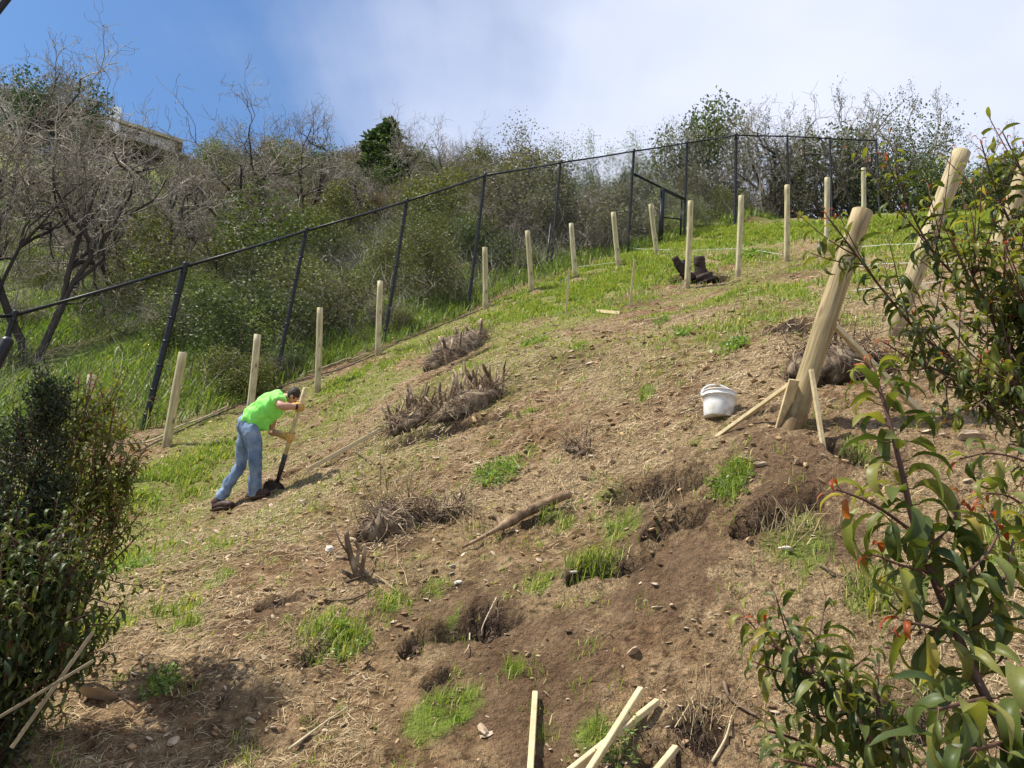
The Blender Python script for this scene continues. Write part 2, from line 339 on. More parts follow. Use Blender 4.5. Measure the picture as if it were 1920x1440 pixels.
_mnd = [(_hit(a, b, base_h)[:2], r, h) for a, b, r, h in MOUNDS]
def capd(x, y, A, B):
    ab = B-A; t = np.clip(((x-A[0])*ab[0]+(y-A[1])*ab[1])/(ab@ab+1e-9), 0, 1)
    return np.hypot(x-A[0]-t*ab[0], y-A[1]-t*ab[1])
def H(x, y):
    x = np.asarray(x, float); y = np.asarray(y, float)
    z = base_h(x, y); r = np.hypot(x, y)
    for c, rr, h in _mnd: z = z+h*np.exp(-((x-c[0])**2+(y-c[1])**2)/(rr*rr))
    wob = fbm(x, y, 7, 3, 20)*.35
    for A, B, rr, dp in _caps:
        d = capd(x, y, A, B)/rr+wob; z = z-dp*(1-sstep(.72, 1.12, d))+.25*dp*np.exp(-((d-1.35)/.3)**2)
    far = sstep(16, 30, r)
    z = z+.09*fbm(x, y, .8, 3, 1)*(1+4*far)
    rd = fbm(x*.8+y*.56, (-x*.56+y*.8)*.45, 3.2, 3, 5)      # terraced ridges running with the slope
    z = z+.045*rd*(1-far)
    z = z+.042*np.abs(fbm(x, y, 6, 4, 9, .65))*(1-far)+.025*fbm(x, y, 20, 3, 13, .7)*(1-far)
    return z
def hit(px, py, d0=1.2): return _hit(px, py, H, d0)
def gnd(x, y): return np.array([x, y, float(H(np.array([x]), np.array([y]))[0])])
def gat(px, py, d): q = P(px, py, d); return gnd(q[0], q[1])
def plumb(b, py):
    """height above b at which the plumb line through b reaches picture row py"""
    z = np.linspace(0, 30, 3001); q = proj(b[None]+z[:, None]*np.array([0, 0, 1.])); return z[np.argmin(abs(q[:, 1]-py))]

def axis(segs):
    o = [segs[0][0]]
    for a, b, s0, s1 in segs:
        x = a; 
        while x < b-1e-9:
            f = (x-a)/(b-a); x += s0+(s1-s0)*f; o.append(min(x, b))
    return np.array(o)
gx = axis([(-95, -30, 4, 1.2), (-30, -11, 1.2, .2), (-11, -4, .12, .04), (-4, 5, .026, .026), (5, 11, .04, .12), (11, 30, .2, 1.2), (30, 95, 1.2, 4)])
gy = axis([(-40, -4, 4, .5), (-4, 2.2, .4, .04), (2.2, 7, .026, .026), (7, 20, .035, .08), (20, 34, .1, .4), (34, 120, .5, 4)])
X, Y = np.meshgrid(gx, gy); Z = H(X, Y)
nx, ny = len(gx), len(gy)
idx = np.arange(nx*ny).reshape(ny, nx)
quads = np.stack([idx[:-1, :-1], idx[:-1, 1:], idx[1:, 1:], idx[1:, :-1]], -1).reshape(-1, 4)
FA, FB = _hit(265, 820, base_h), _hit(1378, 420, base_h)
_fd = unit((FB-FA)[:2]); _fn = np.array([-_fd[1], _fd[0]])
def beyond(x, y): return (x-FA[0])*_fn[0]+(y-FA[1])*_fn[1]      # metres behind the fence line
# patches of grass: px, py, radius m, blades per m2, blade height m
GP = [(1040,532,.6,1300,.1),(1105,508,.7,1300,.1),(1175,488,.8,1300,.12),(1240,468,.9,1300,.12),(1300,450,1.,1300,.13),(1360,432,1.1,1300,.14),(960,560,.5,900,.09),(900,600,.4,700,.08),(850,625,.4,700,.08),(930,600,.9,1100,.08),(1010,575,1.0,1300,.1),(1080,560,1.1,1500,.1),(1150,535,1.2,1500,.11),(1100,590,.6,900,.08),(1240,505,1.3,1500,.11),(1200,560,.5,500,.07),(1340,462,1.4,1400,.13),(1430,440,1.4,1400,.14),(1530,430,1.5,1300,.14),(1640,420,1.7,1300,.14),
 (1760,420,1.9,1200,.14),(1880,415,1.9,1200,.14),(1700,460,1.2,900,.1),(1820,460,1.2,900,.1),(1400,480,.8,900,.1),(1370,552,.55,1300,.1),(1460,547,.5,1300,.1),(1500,555,.4,900,.1),(1310,580,.7,350,.06),(1350,620,.6,600,.08),(1300,640,.5,450,.07),(1430,600,.6,600,.08),(1560,560,.5,700,.08),
 (1650,520,.8,800,.09),(1620,600,.4,500,.08),(1540,500,.6,500,.08),(1240,690,.5,250,.06),(1200,640,.7,220,.05),(1090,640,.6,250,.05),(1000,645,.18,1500,.1),(1085,650,.2,900,.08),
 (650,715,.55,1000,.08),(700,690,.5,1100,.08),(740,665,.4,700,.08),(610,735,.5,500,.07),(560,765,.5,500,.07),(790,650,.35,900,.1),(830,640,.3,700,.1),(860,700,.25,600,.1),(640,760,.5,350,.06),(600,830,.6,180,.05),
 (340,885,.6,1500,.11),(270,915,.55,1500,.11),(390,860,.4,1200,.1),(310,935,.4,900,.09),(390,905,.4,700,.08),(250,1000,.3,500,.07),(235,1050,.2,1800,.12),(200,1080,.25,1500,.12),(430,830,.3,700,.08),
 (320,1020,.13,1600,.07),(405,1025,.13,1500,.07),(410,1085,.1,1600,.07),(325,1145,.14,1600,.08),(348,1172,.1,2200,.09),(300,1280,.08,1400,.06),(300,1035,.08,1200,.05),
 (600,1175,.12,2200,.1),(630,1205,.16,3000,.12),(660,1195,.1,2500,.1),(735,1130,.12,1800,.08),(1115,1060,.13,6500,.12),(1095,1068,.09,5000,.1),(1365,905,.11,4000,.1),(1385,895,.09,4000,.1),(925,890,.2,900,.1),(830,1335,.14,1500,.07),(865,1320,.1,1200,.06),
 (965,1258,.06,4500,.08),(1640,1105,.12,3500,.12),(1610,1120,.08,2500,.1),(1750,1290,.07,5000,.12),(1500,1025,.14,1100,.09),(1460,1025,.1,900,.07),(1010,1100,.09,1500,.08),(1160,985,.12,1100,.09),(1030,975,.08,2500,.1),(1060,985,.07,1800,.08),(1210,745,.08,3000,.09),(990,775,.1,1300,.07),
 (1140,925,.1,900,.06),(820,1100,.1,900,.06),(980,860,.12,900,.08),(850,1170,.05,1200,.07),(1600,840,.1,1500,.08),(1900,1000,.15,1500,.12),(1880,1040,.12,1500,.1),(200,1180,.2,900,.1),(130,1200,.25,900,.1),(1120,1385,.09,1500,.09),(1020,1380,.05,900,.06),(1240,590,.5,400,.06),
 (780,870,.3,180,.05),(680,940,.4,150,.05),(900,760,.3,120,.05),(560,900,.4,180,.05),(480,990,.4,150,.05),(950,800,.3,120,.05),(700,860,.3,200,.05)]
GPW = [(hit(a, b)[:2], r, dn, h) for a, b, r, dn, h in GP]
# masks painted into the ground: moist dug soil, green ground cover, straw litter
soil = np.zeros_like(Z)
wob = fbm(X, Y, 5, 3, 30)*.5
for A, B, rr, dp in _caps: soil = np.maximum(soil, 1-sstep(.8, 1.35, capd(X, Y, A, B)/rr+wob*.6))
fresh = np.zeros_like(Z)
for px, py, r in ((1450,850,.55),(1480,900,.4),(1250,1080,.35),(1000,1300,.4),(1170,570,.9),(1440,520,.9),(1520,500,.5),(870,1140,.35),(800,1160,.3),(1320,760,.2),(1080,1290,.25),(640,860,.3),(830,760,.35),(950,1230,.3),(1560,1000,.2),(720,1130,.2),(480,1160,.2),(1200,1010,.2),(1030,690,.5),(740,1010,.25)):
    c = hit(px, py)[:2]; d = np.hypot(X-c[0], Y-c[1])/r+wob*1.5+fbm(X, Y, 16, 3, 33)*.55
    fresh = np.maximum(fresh, .85*(1-sstep(.55, 1.05, d)))
green = np.zeros_like(Z)
for c, r, dn, h in GPW:
    d = np.hypot(X-c[0], Y-c[1])/r+wob; green = np.maximum(green, (1-sstep(.55, 1.15, d))*min(1, dn/1300))
bz = beyond(X, Y)
_tg = (.3+.7*sstep(-8., -1.5, bz))*sstep(-10., -6, bz)*(1-sstep(-.1, .3, bz))*sstep(-.05, .3, fbm(X, Y, .9, 3, 44)+.12+.25*fbm(X, Y, 5, 2, 45))*.75
green = np.maximum(green, _tg)
gb = sstep(.25, .9, bz)*sstep(-.35, .15, fbm(X, Y, .22, 3, 41)+.1)
green = np.maximum(green, gb)
me = new_mesh('hillside', np.stack([X, Y, Z], -1).reshape(-1, 3), [quads], cols={'soil': soil.ravel(), 'green': green.ravel(), 'fresh': fresh.ravel(), 'wild': sstep(.2, 1.5, bz).ravel()})
def groundmat():
    m, nt, b = nmat('hillside soil', .95); b.inputs['Specular IOR Level'].default_value = .1
    co = obj_co(nt)
    big = noise(nt, co, .9, 5, .6); mid = noise(nt, co, 6, 6, .65); fine = noise(nt, co, 45, 5, .7)
    mp1 = node(nt, 'ShaderNodeMapping', {0: co, 'Rotation': (0, 0, .9), 'Scale': (1, .2, 1)}).outputs[0]
    st1 = noise(nt, mp1, 60, 4, .6, 1.2)
    mp2 = node(nt, 'ShaderNodeMapping', {0: co, 'Rotation': (0, 0, -.3), 'Scale': (1, .14, 1)}).outputs[0]
    st2 = noise(nt, mp2, 75, 4, .6, 1.5)
    A = lambda n: node(nt, 'ShaderNodeAttribute', attribute_name=n).outputs['Fac']
    dirt = ramp(nt, mid, [(.3, (.12, .068, .034)), (.5, (.29, .182, .095)), (.7, (.48, .34, .2))])
    dirt = mixc(nt, .5, dirt, ramp(nt, fine, [(.3, (.42, .38, .34)), (.7, (1.3, 1.25, 1.2))]), 'MULTIPLY')
    straw = ramp(nt, node(nt, 'ShaderNodeMath', {0: st1, 1: st2}, operation='MAXIMUM').outputs[0], [(.38, (.12, .075, .04)), (.52, (.36, .25, .13)), (.64, (.72, .56, .33))])
    sm = ramp(nt, big, [(.4, (0, 0, 0)), (.56, (1, 1, 1))]); smn = node(nt, 'ShaderNodeMath', {0: sm, 1: .6}, operation='MULTIPLY').outputs[0]
    c = mixc(nt, smn, dirt, straw)
    cl = noise(nt, co, 17, 7, .7); c = mixc(nt, .8, c, ramp(nt, cl, [(.37, (.22, .18, .16)), (.47, (.95, .95, .95)), (.6, (1.3, 1.28, 1.25))]), 'MULTIPLY')
    fr = ramp(nt, mid, [(.3, (.12, .07, .04)), (.7, (.29, .185, .108))]); fr = mixc(nt, .5, fr, ramp(nt, fine, [(.3, (.5, .48, .45)), (.7, (1.3, 1.25, 1.2))]), 'MULTIPLY')
    c = mixc(nt, A('fresh'), c, fr)
    gr = ramp(nt, mid, [(.3, (.11, .15, .025)), (.5, (.2, .28, .04)), (.7, (.3, .3, .09))])
    gf = node(nt, 'ShaderNodeMath', {0: A('green'), 1: ramp(nt, noise(nt, co, 12, 4), [(.35, (.25, .25, .25)), (.6, (1, 1, 1))])}, operation='MULTIPLY').outputs[0]
    c = mixc(nt, gf, c, gr)
    wl = ramp(nt, noise(nt, co, .35, 5, .6), [(.4, (.09, .09, .035)), (.5, (.16, .2, .045)), (.64, (.22, .31, .05))])
    wf = node(nt, 'ShaderNodeMath', {0: A('wild'), 1: .8}, operation='MULTIPLY').outputs[0]
    c = mixc(nt, wf, c, wl)
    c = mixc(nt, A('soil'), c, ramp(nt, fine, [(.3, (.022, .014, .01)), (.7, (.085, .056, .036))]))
    nt.links.new(c, b.inputs['Base Color'])
    vo = node(nt, 'ShaderNodeTexVoronoi', {'Vector': co, 'Scale': 26, 'Randomness': 1}).outputs[0]
    h = node(nt, 'ShaderNodeMath', {0: fine, 1: 1.0, 2: 0}, operation='MULTIPLY_ADD').outputs[0]
    h = node(nt, 'ShaderNodeMath', {0: vo, 1: -.5, 2: h}, operation='MULTIPLY_ADD').outputs[0]
    h = node(nt, 'ShaderNodeMath', {0: mid, 1: 1.5, 2: h}, operation='MULTIPLY_ADD').outputs[0]
    h = node(nt, 'ShaderNodeMath', {0: st1, 1: .6, 2: h}, operation='MULTIPLY_ADD').outputs[0]
    bump(nt, b, h, .06, 1.0)
    return m
me.materials.append(groundmat())
link('hillside_ground', me, kind='structure', label='steep hillside of loose brown soil with straw and grass patches')

# ------------------------------------------------------------------ ground cover (stuff)
def normals(x, y, e=.05):
    dx = (H(x+e, y)-H(x-e, y))/(2*e); dy = (H(x, y+e)-H(x, y-e))/(2*e); n = np.stack([-dx, -dy, np.ones_like(dx)], -1)
    return n/np.linalg.norm(n, axis=1)[:, None]
def blades(x, y, h, wd, tint, droop=.6, slope=None):
    n = len(x); z = H(x, y)-.005; B = np.stack([x, y, z], -1)
    a = rng.random(n)*2*PI; d = np.stack([np.cos(a), np.sin(a), np.zeros(n)], -1)
    s = np.stack([-np.sin(a+rng.normal(0, .6, n)), np.cos(a), np.zeros(n)], -1)
    k = rng.random(n)[:, None]*droop; up = np.array([0, 0, 1.])
    hh = h[:, None]; ww = wd[:, None]
    m1 = B+up*hh*.55+d*hh*k*.3; tp = B+up*hh*(1-.35*k)+d*hh*k*1.0
    V = np.stack([B-s*ww*.5, B+s*ww*.5, m1+s*ww*.42, m1-s*ww*.42, tp], 1).reshape(-1, 3)
    i = np.arange(n)[:, None]*5
    return V, [i+np.array([[0, 1, 2, 3]]), i+np.array([[3, 2, 4]])], np.repeat(tint, 5)
def near_pts(n, x0, x1, y0, y1, p=1.6):
    q = np.stack([rng.uniform(x0, x1, n), rng.uniform(y0, y1, n)], -1); z = base_h(q[:, 0], q[:, 1]); pp = proj(np.c_[q, z])
    D = np.linalg.norm(np.c_[q, z], axis=1)
    k = (pp[:, 2] > .5) & (pp[:, 0] > -150) & (pp[:, 0] < 2070) & (pp[:, 1] < 1560) & (beyond(q[:, 0], q[:, 1]) < .2) & (rng.random(n) < np.clip(3.4/D, 0, 1)**p)
    return q[k], D[k]
g = Geo()
for c, r, dn, h in GPW:
    D = math.hypot(*c); nb = int(dn*PI*r*r*(1.5 if D < 7 else 1.25))
    q = rng.normal(0, .5, (nb, 2))*r+c; keep = fbm(q[:, 0], q[:, 1], 3.5 if D > 7 else 14, 2, 50) > -.2*rng.random(nb)-(.25 if D < 5 else .05)
    q = q[keep]; q = q[beyond(q[:, 0], q[:, 1]) < .8]; n = len(q)
    if not n: continue
    hs_ = h*(.45+.8*rng.random(n)); V, F, T = blades(q[:, 0], q[:, 1], hs_, np.full(n, max(.004, .0013*D))*(.6+.7*rng.random(n)), np.clip(rng.normal(.55, .38, n), 0, 1), .9)
    g.add(V, F, T)
q = np.stack([rng.uniform(-7, 9, 90000), rng.uniform(4, 18, 90000)], -1); b_ = beyond(q[:, 0], q[:, 1]); k = (b_ > -9) & (b_ < .2) & (fbm(q[:, 0], q[:, 1], .9, 3, 44)+.1+.25*fbm(q[:, 0], q[:, 1], 5, 2, 45) > .35*rng.random(len(q))) & (rng.random(len(q)) < .2+.8*sstep(-8, -1.5, b_)); q = q[k]; n = len(q); print('thin grass', n)
V, F, T = blades(q[:, 0], q[:, 1], .025+.05*rng.random(n), .006+.008*rng.random(n), np.clip(rng.normal(.6, .3, n), 0, 1), 1.2); g.add(V, F, T)
q, D = near_pts(2600, -5, 8, 2.4, 13, 1.5); q = q[:520]
for c_ in q:
    nb = int(rng.integers(6, 26)); p_ = c_+rng.normal(0, .03, (nb, 2)); V, F, T = blades(p_[:, 0], p_[:, 1], .02+.06*rng.random(nb), .003+.003*rng.random(nb), np.clip(rng.normal(.6, .4, nb), 0, 1), 1.5); g.add(V, F, T)
link('grass', g.mesh('grass', M['grass']), kind='stuff', label='bright green grass tufts and patches over the dug slope')
print('grass tris', sum(len(np.concatenate(v)) for v in g.F.values()))
# grass behind the fence
g = Geo()
q = np.stack([rng.uniform(-22, 20, 260000), rng.uniform(8, 40, 260000)], -1)
pp = proj(np.c_[q, base_h(q[:, 0], q[:, 1])]); b_ = beyond(q[:, 0], q[:, 1]); D = np.hypot(q[:, 0], q[:, 1])
keep = (b_ > .15) & (pp[:, 2] > 1) & (pp[:, 0] > -250) & (pp[:, 0] < 2200) & ((fbm(q[:, 0], q[:, 1], .3, 3, 60) > -.12+sstep(200, 900, pp[:, 0])*.3*(pp[:, 0] < 1350))) & (rng.random(len(q)) < 1-.75*sstep(3, 9, b_)*sstep(250, 600, pp[:, 0])) | ((b_ > .15) & (b_ < 3.2) & (pp[:, 2] > 1) & (pp[:, 0] > -100) & (pp[:, 0] < 1300) & (rng.random(len(q)) < .8)) & (rng.random(len(q)) < np.clip(22/D, 0, 1)**2.2)
q = q[keep]; D = D[keep]; n = len(q); print('wild grass', n)
V, F, T = blades(q[:, 0], q[:, 1], .16+.28*rng.random(n), .0016*D*(.7+.6*rng.random(n)), rng.random(n), 1.)
g.add(V, F, T); link('wild_grass', g.mesh('wild_grass', M['wildgrass']), kind='stuff', label='long green grass under the brush behind the fence')
# straw litter
q, D = near_pts(700000, -6, 9, 2.2, 16)
sd = fbm(q[:, 0], q[:, 1], 1.1, 3, 70)+.35*fbm(q[:, 0], q[:, 1], 6, 2, 71)
_fc = [(hit(a_, b2_)[:2], r_) for a_, b2_, r_ in ((1450,850,.55),(1480,900,.4),(1250,1080,.45),(1000,1300,.5),(1170,570,.9),(1440,520,.9),(870,1140,.35),(800,1160,.3),(1080,1290,.35),(950,1230,.35),(1150,1180,.4))]
fw = sum(np.exp(-((q[:, 0]-c_[0])**2+(q[:, 1]-c_[1])**2)/(r_*r_)) for c_, r_ in _fc)
k = sd > .12-.5*rng.random(len(q))+.8*fw; q = q[k]; D = D[k]; n = len(q); print('straw', n)
nn = normals(q[:, 0], q[:, 1]); B = np.c_[q, H(q[:, 0], q[:, 1])]+nn*.006
a = np.where(rng.random(n) < .5, rng.normal(.9, .5, n), rng.uniform(0, 2*PI, n))
t = np.stack([np.cos(a), np.sin(a), rng.normal(0, .15, n)], -1); t -= nn*((t*nn).sum(1)*.92)[:, None]; t /= np.linalg.norm(t, axis=1)[:, None]
s = np.cross(nn, t); ln = (.02+.09*rng.random(n)**2.2)*np.clip(D/5, .75, 1.8); wd = .00025+.00021*D
s3 = s*wd[:, None]; bend = s*(rng.normal(0, .06, n)*ln)[:, None]+nn*(np.abs(rng.normal(0, .05, n))*ln)[:, None]
V = np.stack([B-t*ln[:, None]/2-s3, B-t*ln[:, None]/2+s3, B+bend+s3, B+bend-s3, B+t*ln[:, None]/2+s3*.6, B+t*ln[:, None]/2-s3*.6], 1).reshape(-1, 3)
i = np.arange(n)[:, None]*6; g = Geo(); g.add(V, [i+np.array([[0, 1, 2, 3]]), i+np.array([[3, 2, 4, 5]])], np.repeat(rng.random(n), 6))
link('straw_litter', g.mesh('straw', M['straw'], smooth=False), kind='stuff', label='dry straw and cut stalks scattered over the soil')
# clods and chips
_t = (1+5**.5)/2
ICO = np.array([(-1, _t, 0), (1, _t, 0), (-1, -_t, 0), (1, -_t, 0), (0, -1, _t), (0, 1, _t), (0, -1, -_t), (0, 1, -_t), (_t, 0, -1), (_t, 0, 1), (-_t, 0, -1), (-_t, 0, 1)])/1.9
ICF = np.array([(0, 11, 5), (0, 5, 1), (0, 1, 7), (0, 7, 10), (0, 10, 11), (1, 5, 9), (5, 11, 4), (11, 10, 2), (10, 7, 6), (7, 1, 8), (3, 9, 4), (3, 4, 2), (3, 2, 6), (3, 6, 8), (3, 8, 9), (4, 9, 5), (2, 4, 11), (6, 2, 10), (8, 6, 7), (9, 8, 1)])
def lumps(q, D, size, flat, mat, name, label, sink=.2):
    n = len(q); V = ICO[None]*(1+rng.normal(0, .22, (n, 12, 1)))*np.stack([size, size*rng.uniform(.5, 1, n), size*flat*rng.uniform(.5, 1, n)], -1)[:, None]
    a = rng.random(n)*2*PI; ca, sa = np.cos(a)[:, None], np.sin(a)[:, None]
    V = np.stack([V[..., 0]*ca-V[..., 1]*sa, V[..., 0]*sa+V[..., 1]*ca, V[..., 2]+V[..., 0]*rng.normal(.3, .3, (n, 1))], -1)
    V = V+np.c_[q, H(q[:, 0], q[:, 1])+size*flat*(.5-sink)][:, None]
    g = Geo(); g.add(V.reshape(-1, 3), [(np.arange(n)[:, None, None]*12+ICF[None]).reshape(-1, 3)], np.repeat(rng.random(n), 12))
    link(name, g.mesh(name, M[mat], smooth=False), kind='stuff', label=label)
q, D = near_pts(120000, -5, 7, 2.2, 13, 1.7)
k = (fbm(q[:, 0], q[:, 1], 1.6, 3, 80) > -.3+.4*rng.random(len(q))); q = q[k][:26000]; D = D[k][:26000]; print('clods', len(q))
lumps(q, D, (.004+.02*rng.random(len(q))**7)*np.clip(D/4, .8, 1.8), .6, 'clod', 'soil_clods', 'crumbly brown clods of dug soil')
q, D = near_pts(12000, -5, 7, 2.2, 12, 1.9); q = q[:2600]; D = D[:2600]
lumps(q, D, (.007+.02*rng.random(len(q))**4)*np.clip(D/4, .8, 2.), .35, 'rock', 'stone_chips', 'small pale stone chips in the soil')
g = Geo(); _gr = unit([.39, .58])
for A, B, rr, dp in _caps:
    ab = B-A; Lc = np.linalg.norm(ab)+2*rr; nf = int(min(200, Lc*260))
    for i in range(nf):
        u = rng.uniform(-.15, 1.15); off = _gr*rr*rng.uniform(.65, 1.2)*(1 if rng.random() < .85 else -1); p = A+ab*u+off+rng.normal(0, .02, 2)
        z = float(H(p[:1], p[1:])[0]) if i % 6 == 0 else z0_; z0_ = z; L_ = rng.uniform(.02, .07)*(.6+dp*2); q = np.array([p[0], p[1], z+.012])
        d = np.array([-_gr[0]*.5+rng.normal(0, .3), -_gr[1]*.6+rng.normal(0, .3), -.6]); tube(g, [q, q+d*L_*.5+[0, 0, .01], q+d*L_+rng.normal(0, .008, 3)], [.0024, .0018, .001], 3, cap=False, c=rng.random()**2*.4)
link('root_fringe', g.mesh('root_fringe', M['twig']), kind='stuff', label='dark fibrous roots hanging from the cut edges of the dug hollows')
# ------------------------------------------------------------------ chain link fence
FP = [(-150,858,-85,650,None),(0,778,55,588,None),(265,820,350,497,11.6),(515,720,575,430,None),(720,640,757,375,None),(877,582,910,327,None),(1032,505,1052,303,19.5),(1177,475,1190,282,21),(1282,450,1288,266,22.3),(1378,420,1382,252,24)]
fbase = []
for i, (bx, by, tx, ty, d) in enumerate(FP):
    if i == 0: b = gnd(*(FA[:2]-_fd*5.6))
    elif i == 1: b = min((gnd(*(FA[:2]-_fd*k_)) for k_ in np.linspace(1.5, 5, 36)), key=lambda q: abs(proj(q+[0, 0, 2.4])[0]-42))
    elif d is None: b = hit(bx, by)
    else: b = gat(bx, by, d)
    fbase.append(b)
ftop = [b+np.array([0, 0, plumb(b, FP[i][3])]) for i, b in enumerate(fbase)]
hm = [t[2]-b[2] for b, t in zip(fbase, ftop)]; print('fence heights', np.round(hm, 2))
# the run that turns right at the corner post and goes off along the crest
for px, ty, dd in ((1478,254,24.5),(1560,258,24.5),(1650,262,24.4)):
    b = gat(px, 410, dd); b = gnd(b[0], b[1]); fbase.append(b); ftop.append(b+np.array([0, 0, plumb(b, ty)]))
fence = empty('chain_link_fence', fbase[2], 'tall black chain-link fence climbing the hill beside the row of wooden posts', 'fence')
fo = np.array(fbase[2])
for i, (b, t) in enumerate(zip(fbase, ftop)):
    g = Geo(); r = .05 if i in (2, 9) else .037
    lo = b-np.array([0, 0, .3]); h = t[2]-b[2]
    tube(g, [lo, b, b+(t-b)*.5, t, t+np.array([0, 0, .03]), t+np.array([0, 0, .05])], [r, r, r, r, r*1.15, r*.5], 10)
    for q in np.linspace(.08, .95, 7): tube(g, [b+(t-b)*q-np.array([0, 0, .012]), b+(t-b)*q+np.array([0, 0, .012])], r*1.16, 10)
    link('post', g.mesh('fence_post', M['black'], off=fo), fence)
    if i in (6,):
        g = Geo(); tube(g, [b-np.array([.12, 0, .2]), b+np.array([-.1, -.02, 1.3])], .03, 8); link('sleeve', g.mesh('sleeve', M['black'], off=fo), fence, )
for i in range(len(fbase)-1):
    a, b = ftop[i]-np.array([0, 0, .03]), ftop[i+1]-np.array([0, 0, .03]); ga, gb_ = fbase[i], fbase[i+1]
    g = Geo(); tube(g, [a, (a+b)/2-np.array([0, 0, .01]), b], .024, 8)
    link('top_rail', g.mesh('top_rail', M['black'], off=fo), fence)
    # woven wire: two families of diagonals, each zig-zagging in depth
    Lh = np.linalg.norm((b-a)[:2]); hd = unit([b[0]-a[0], b[1]-a[1], 0]); sd = np.cross(hd, [0, 0, 1])
    pit = .085; g = Geo(); wr = .0023 if i < 6 else .0028
    def bot(u):
        p = a+(b-a)*u; return float(np.interp(u, [0, 1], [ga[2], gb_[2]]))-.02
    us = np.arange(-4.2, Lh+.01, pit); bb = np.linspace(0, 1, 9)
    gy_ = H(a[0]+(b[0]-a[0])*bb, a[1]+(b[1]-a[1])*bb)
    for sgn in (1, -1):
        for u0 in us:
            # wire runs from bottom up at 45 degrees relative to the sheared panel
            xs = np.linspace(0, 1, 2)
            hgt = (a[2]-ga[2])
            x0, x1 = (u0, u0+hgt) if sgn > 0 else (u0+hgt, u0)
            v0, v1 = 0., 1.
            lo_, hi_ = min(x0, x1), max(x0, x1)
            if hi_ < 0 or lo_ > Lh: continue
            def at(v):
                x = x0+(x1-x0)*v; u = x/Lh; zb = np.interp(u, bb, gy_)+.03; zt = a[2]+(b[2]-a[2])*u
                return a[:2]+(b-a)[:2]*u, zb+(zt-zb)*v
            va, vb = 0., 1.
            if x1 != x0:
                t0, t1 = (0-x0)/(x1-x0), (Lh-x0)/(x1-x0); va, vb = max(0, min(t0, t1)), min(1, max(t0, t1))
            if vb-va < .01: continue
            pts = []
            for v in np.linspace(va, vb, 4):
                xy, z = at(v); pts.append([xy[0]+sd[0]*.004*sgn, xy[1]+sd[1]*.004*sgn, z])
            tube(g, pts, wr, 3, cap=False)
    link('wire_mesh', g.mesh('wire_mesh', M['wire'], off=fo), fence, kind='stuff')
# gate inside the fence: sloping header from the post at 1183 to the post at 1285, with a gate leaf hung under it
gp = [gat(1237, 452, 21.7), gat(1276, 440, 22.2)]
gate = empty('metal_gate', gp[0], 'narrow black metal gate leaf under a sloping rail in the upper chain-link fence', 'gate')
pA = fbase[7]+np.array([0, 0, plumb(fbase[7], 325)]); pB = fbase[8]+np.array([0, 0, plumb(fbase[8], 374)])
g = Geo(); tube(g, [pA, pB], .035, 8); link('header_rail', g.mesh('header_rail', M['black'], off=gp[0]), gate)
tg = [gp[0]+np.array([0, 0, plumb(gp[0], 352)]), gp[1]+np.array([0, 0, plumb(gp[1], 371)])]
g = Geo(); tube(g, [gp[0]-np.array([0, 0, .2]), tg[0]], .05, 8); link('gate_post', g.mesh('gate_post', M['black'], off=gp[0]), gate)
in_ = (tg[1]-tg[0])*.1
for a, b in ((gp[0]+in_+[0, 0, .1], tg[0]+in_-[0, 0, .08]), (gp[1]+[0, 0, .1], tg[1]-[0, 0, .08])):
    g = Geo(); tube(g, [a, b], .03, 8); link('stile', g.mesh('stile', M['black'], off=gp[0]), gate)
for v in (.03, .48, .97):
    g = Geo(); tube(g, [gp[0]+in_+(tg[0]-gp[0])*v, gp[1]+(tg[1]-gp[1])*v], .024, 8); link('gate_rail', g.mesh('gate_rail', M['black'], off=gp[0]), gate)

# black steel posts close to the camera at the left edge
q = P(13, 640, 2.6); b = gnd(q[0]-.32, q[1]-.05)
g = Geo(); tube(g, [b-q, np.zeros(3), [.004, 0, .012], [.004, 0, .016]], [.022, .022, .016, .004], 14)
link('steel_post', g.mesh('steel_post', M['black'])).location = q
tag(bpy.data.objects['steel_post'], 'round black steel post with a capped top at the left edge, close by', 'post')
q = P(6, 6, 2.4); b = gnd(q[0]-.75, q[1]-.3)
g = Geo(); tube(g, [b-q, np.zeros(3), unit(q-b)*.8], .012, 12)
o = link('steel_pole', g.mesh('steel_pole', M['black'])); o.location = q
tag(o, 'thin black pole just showing in the upper left corner', 'pole')

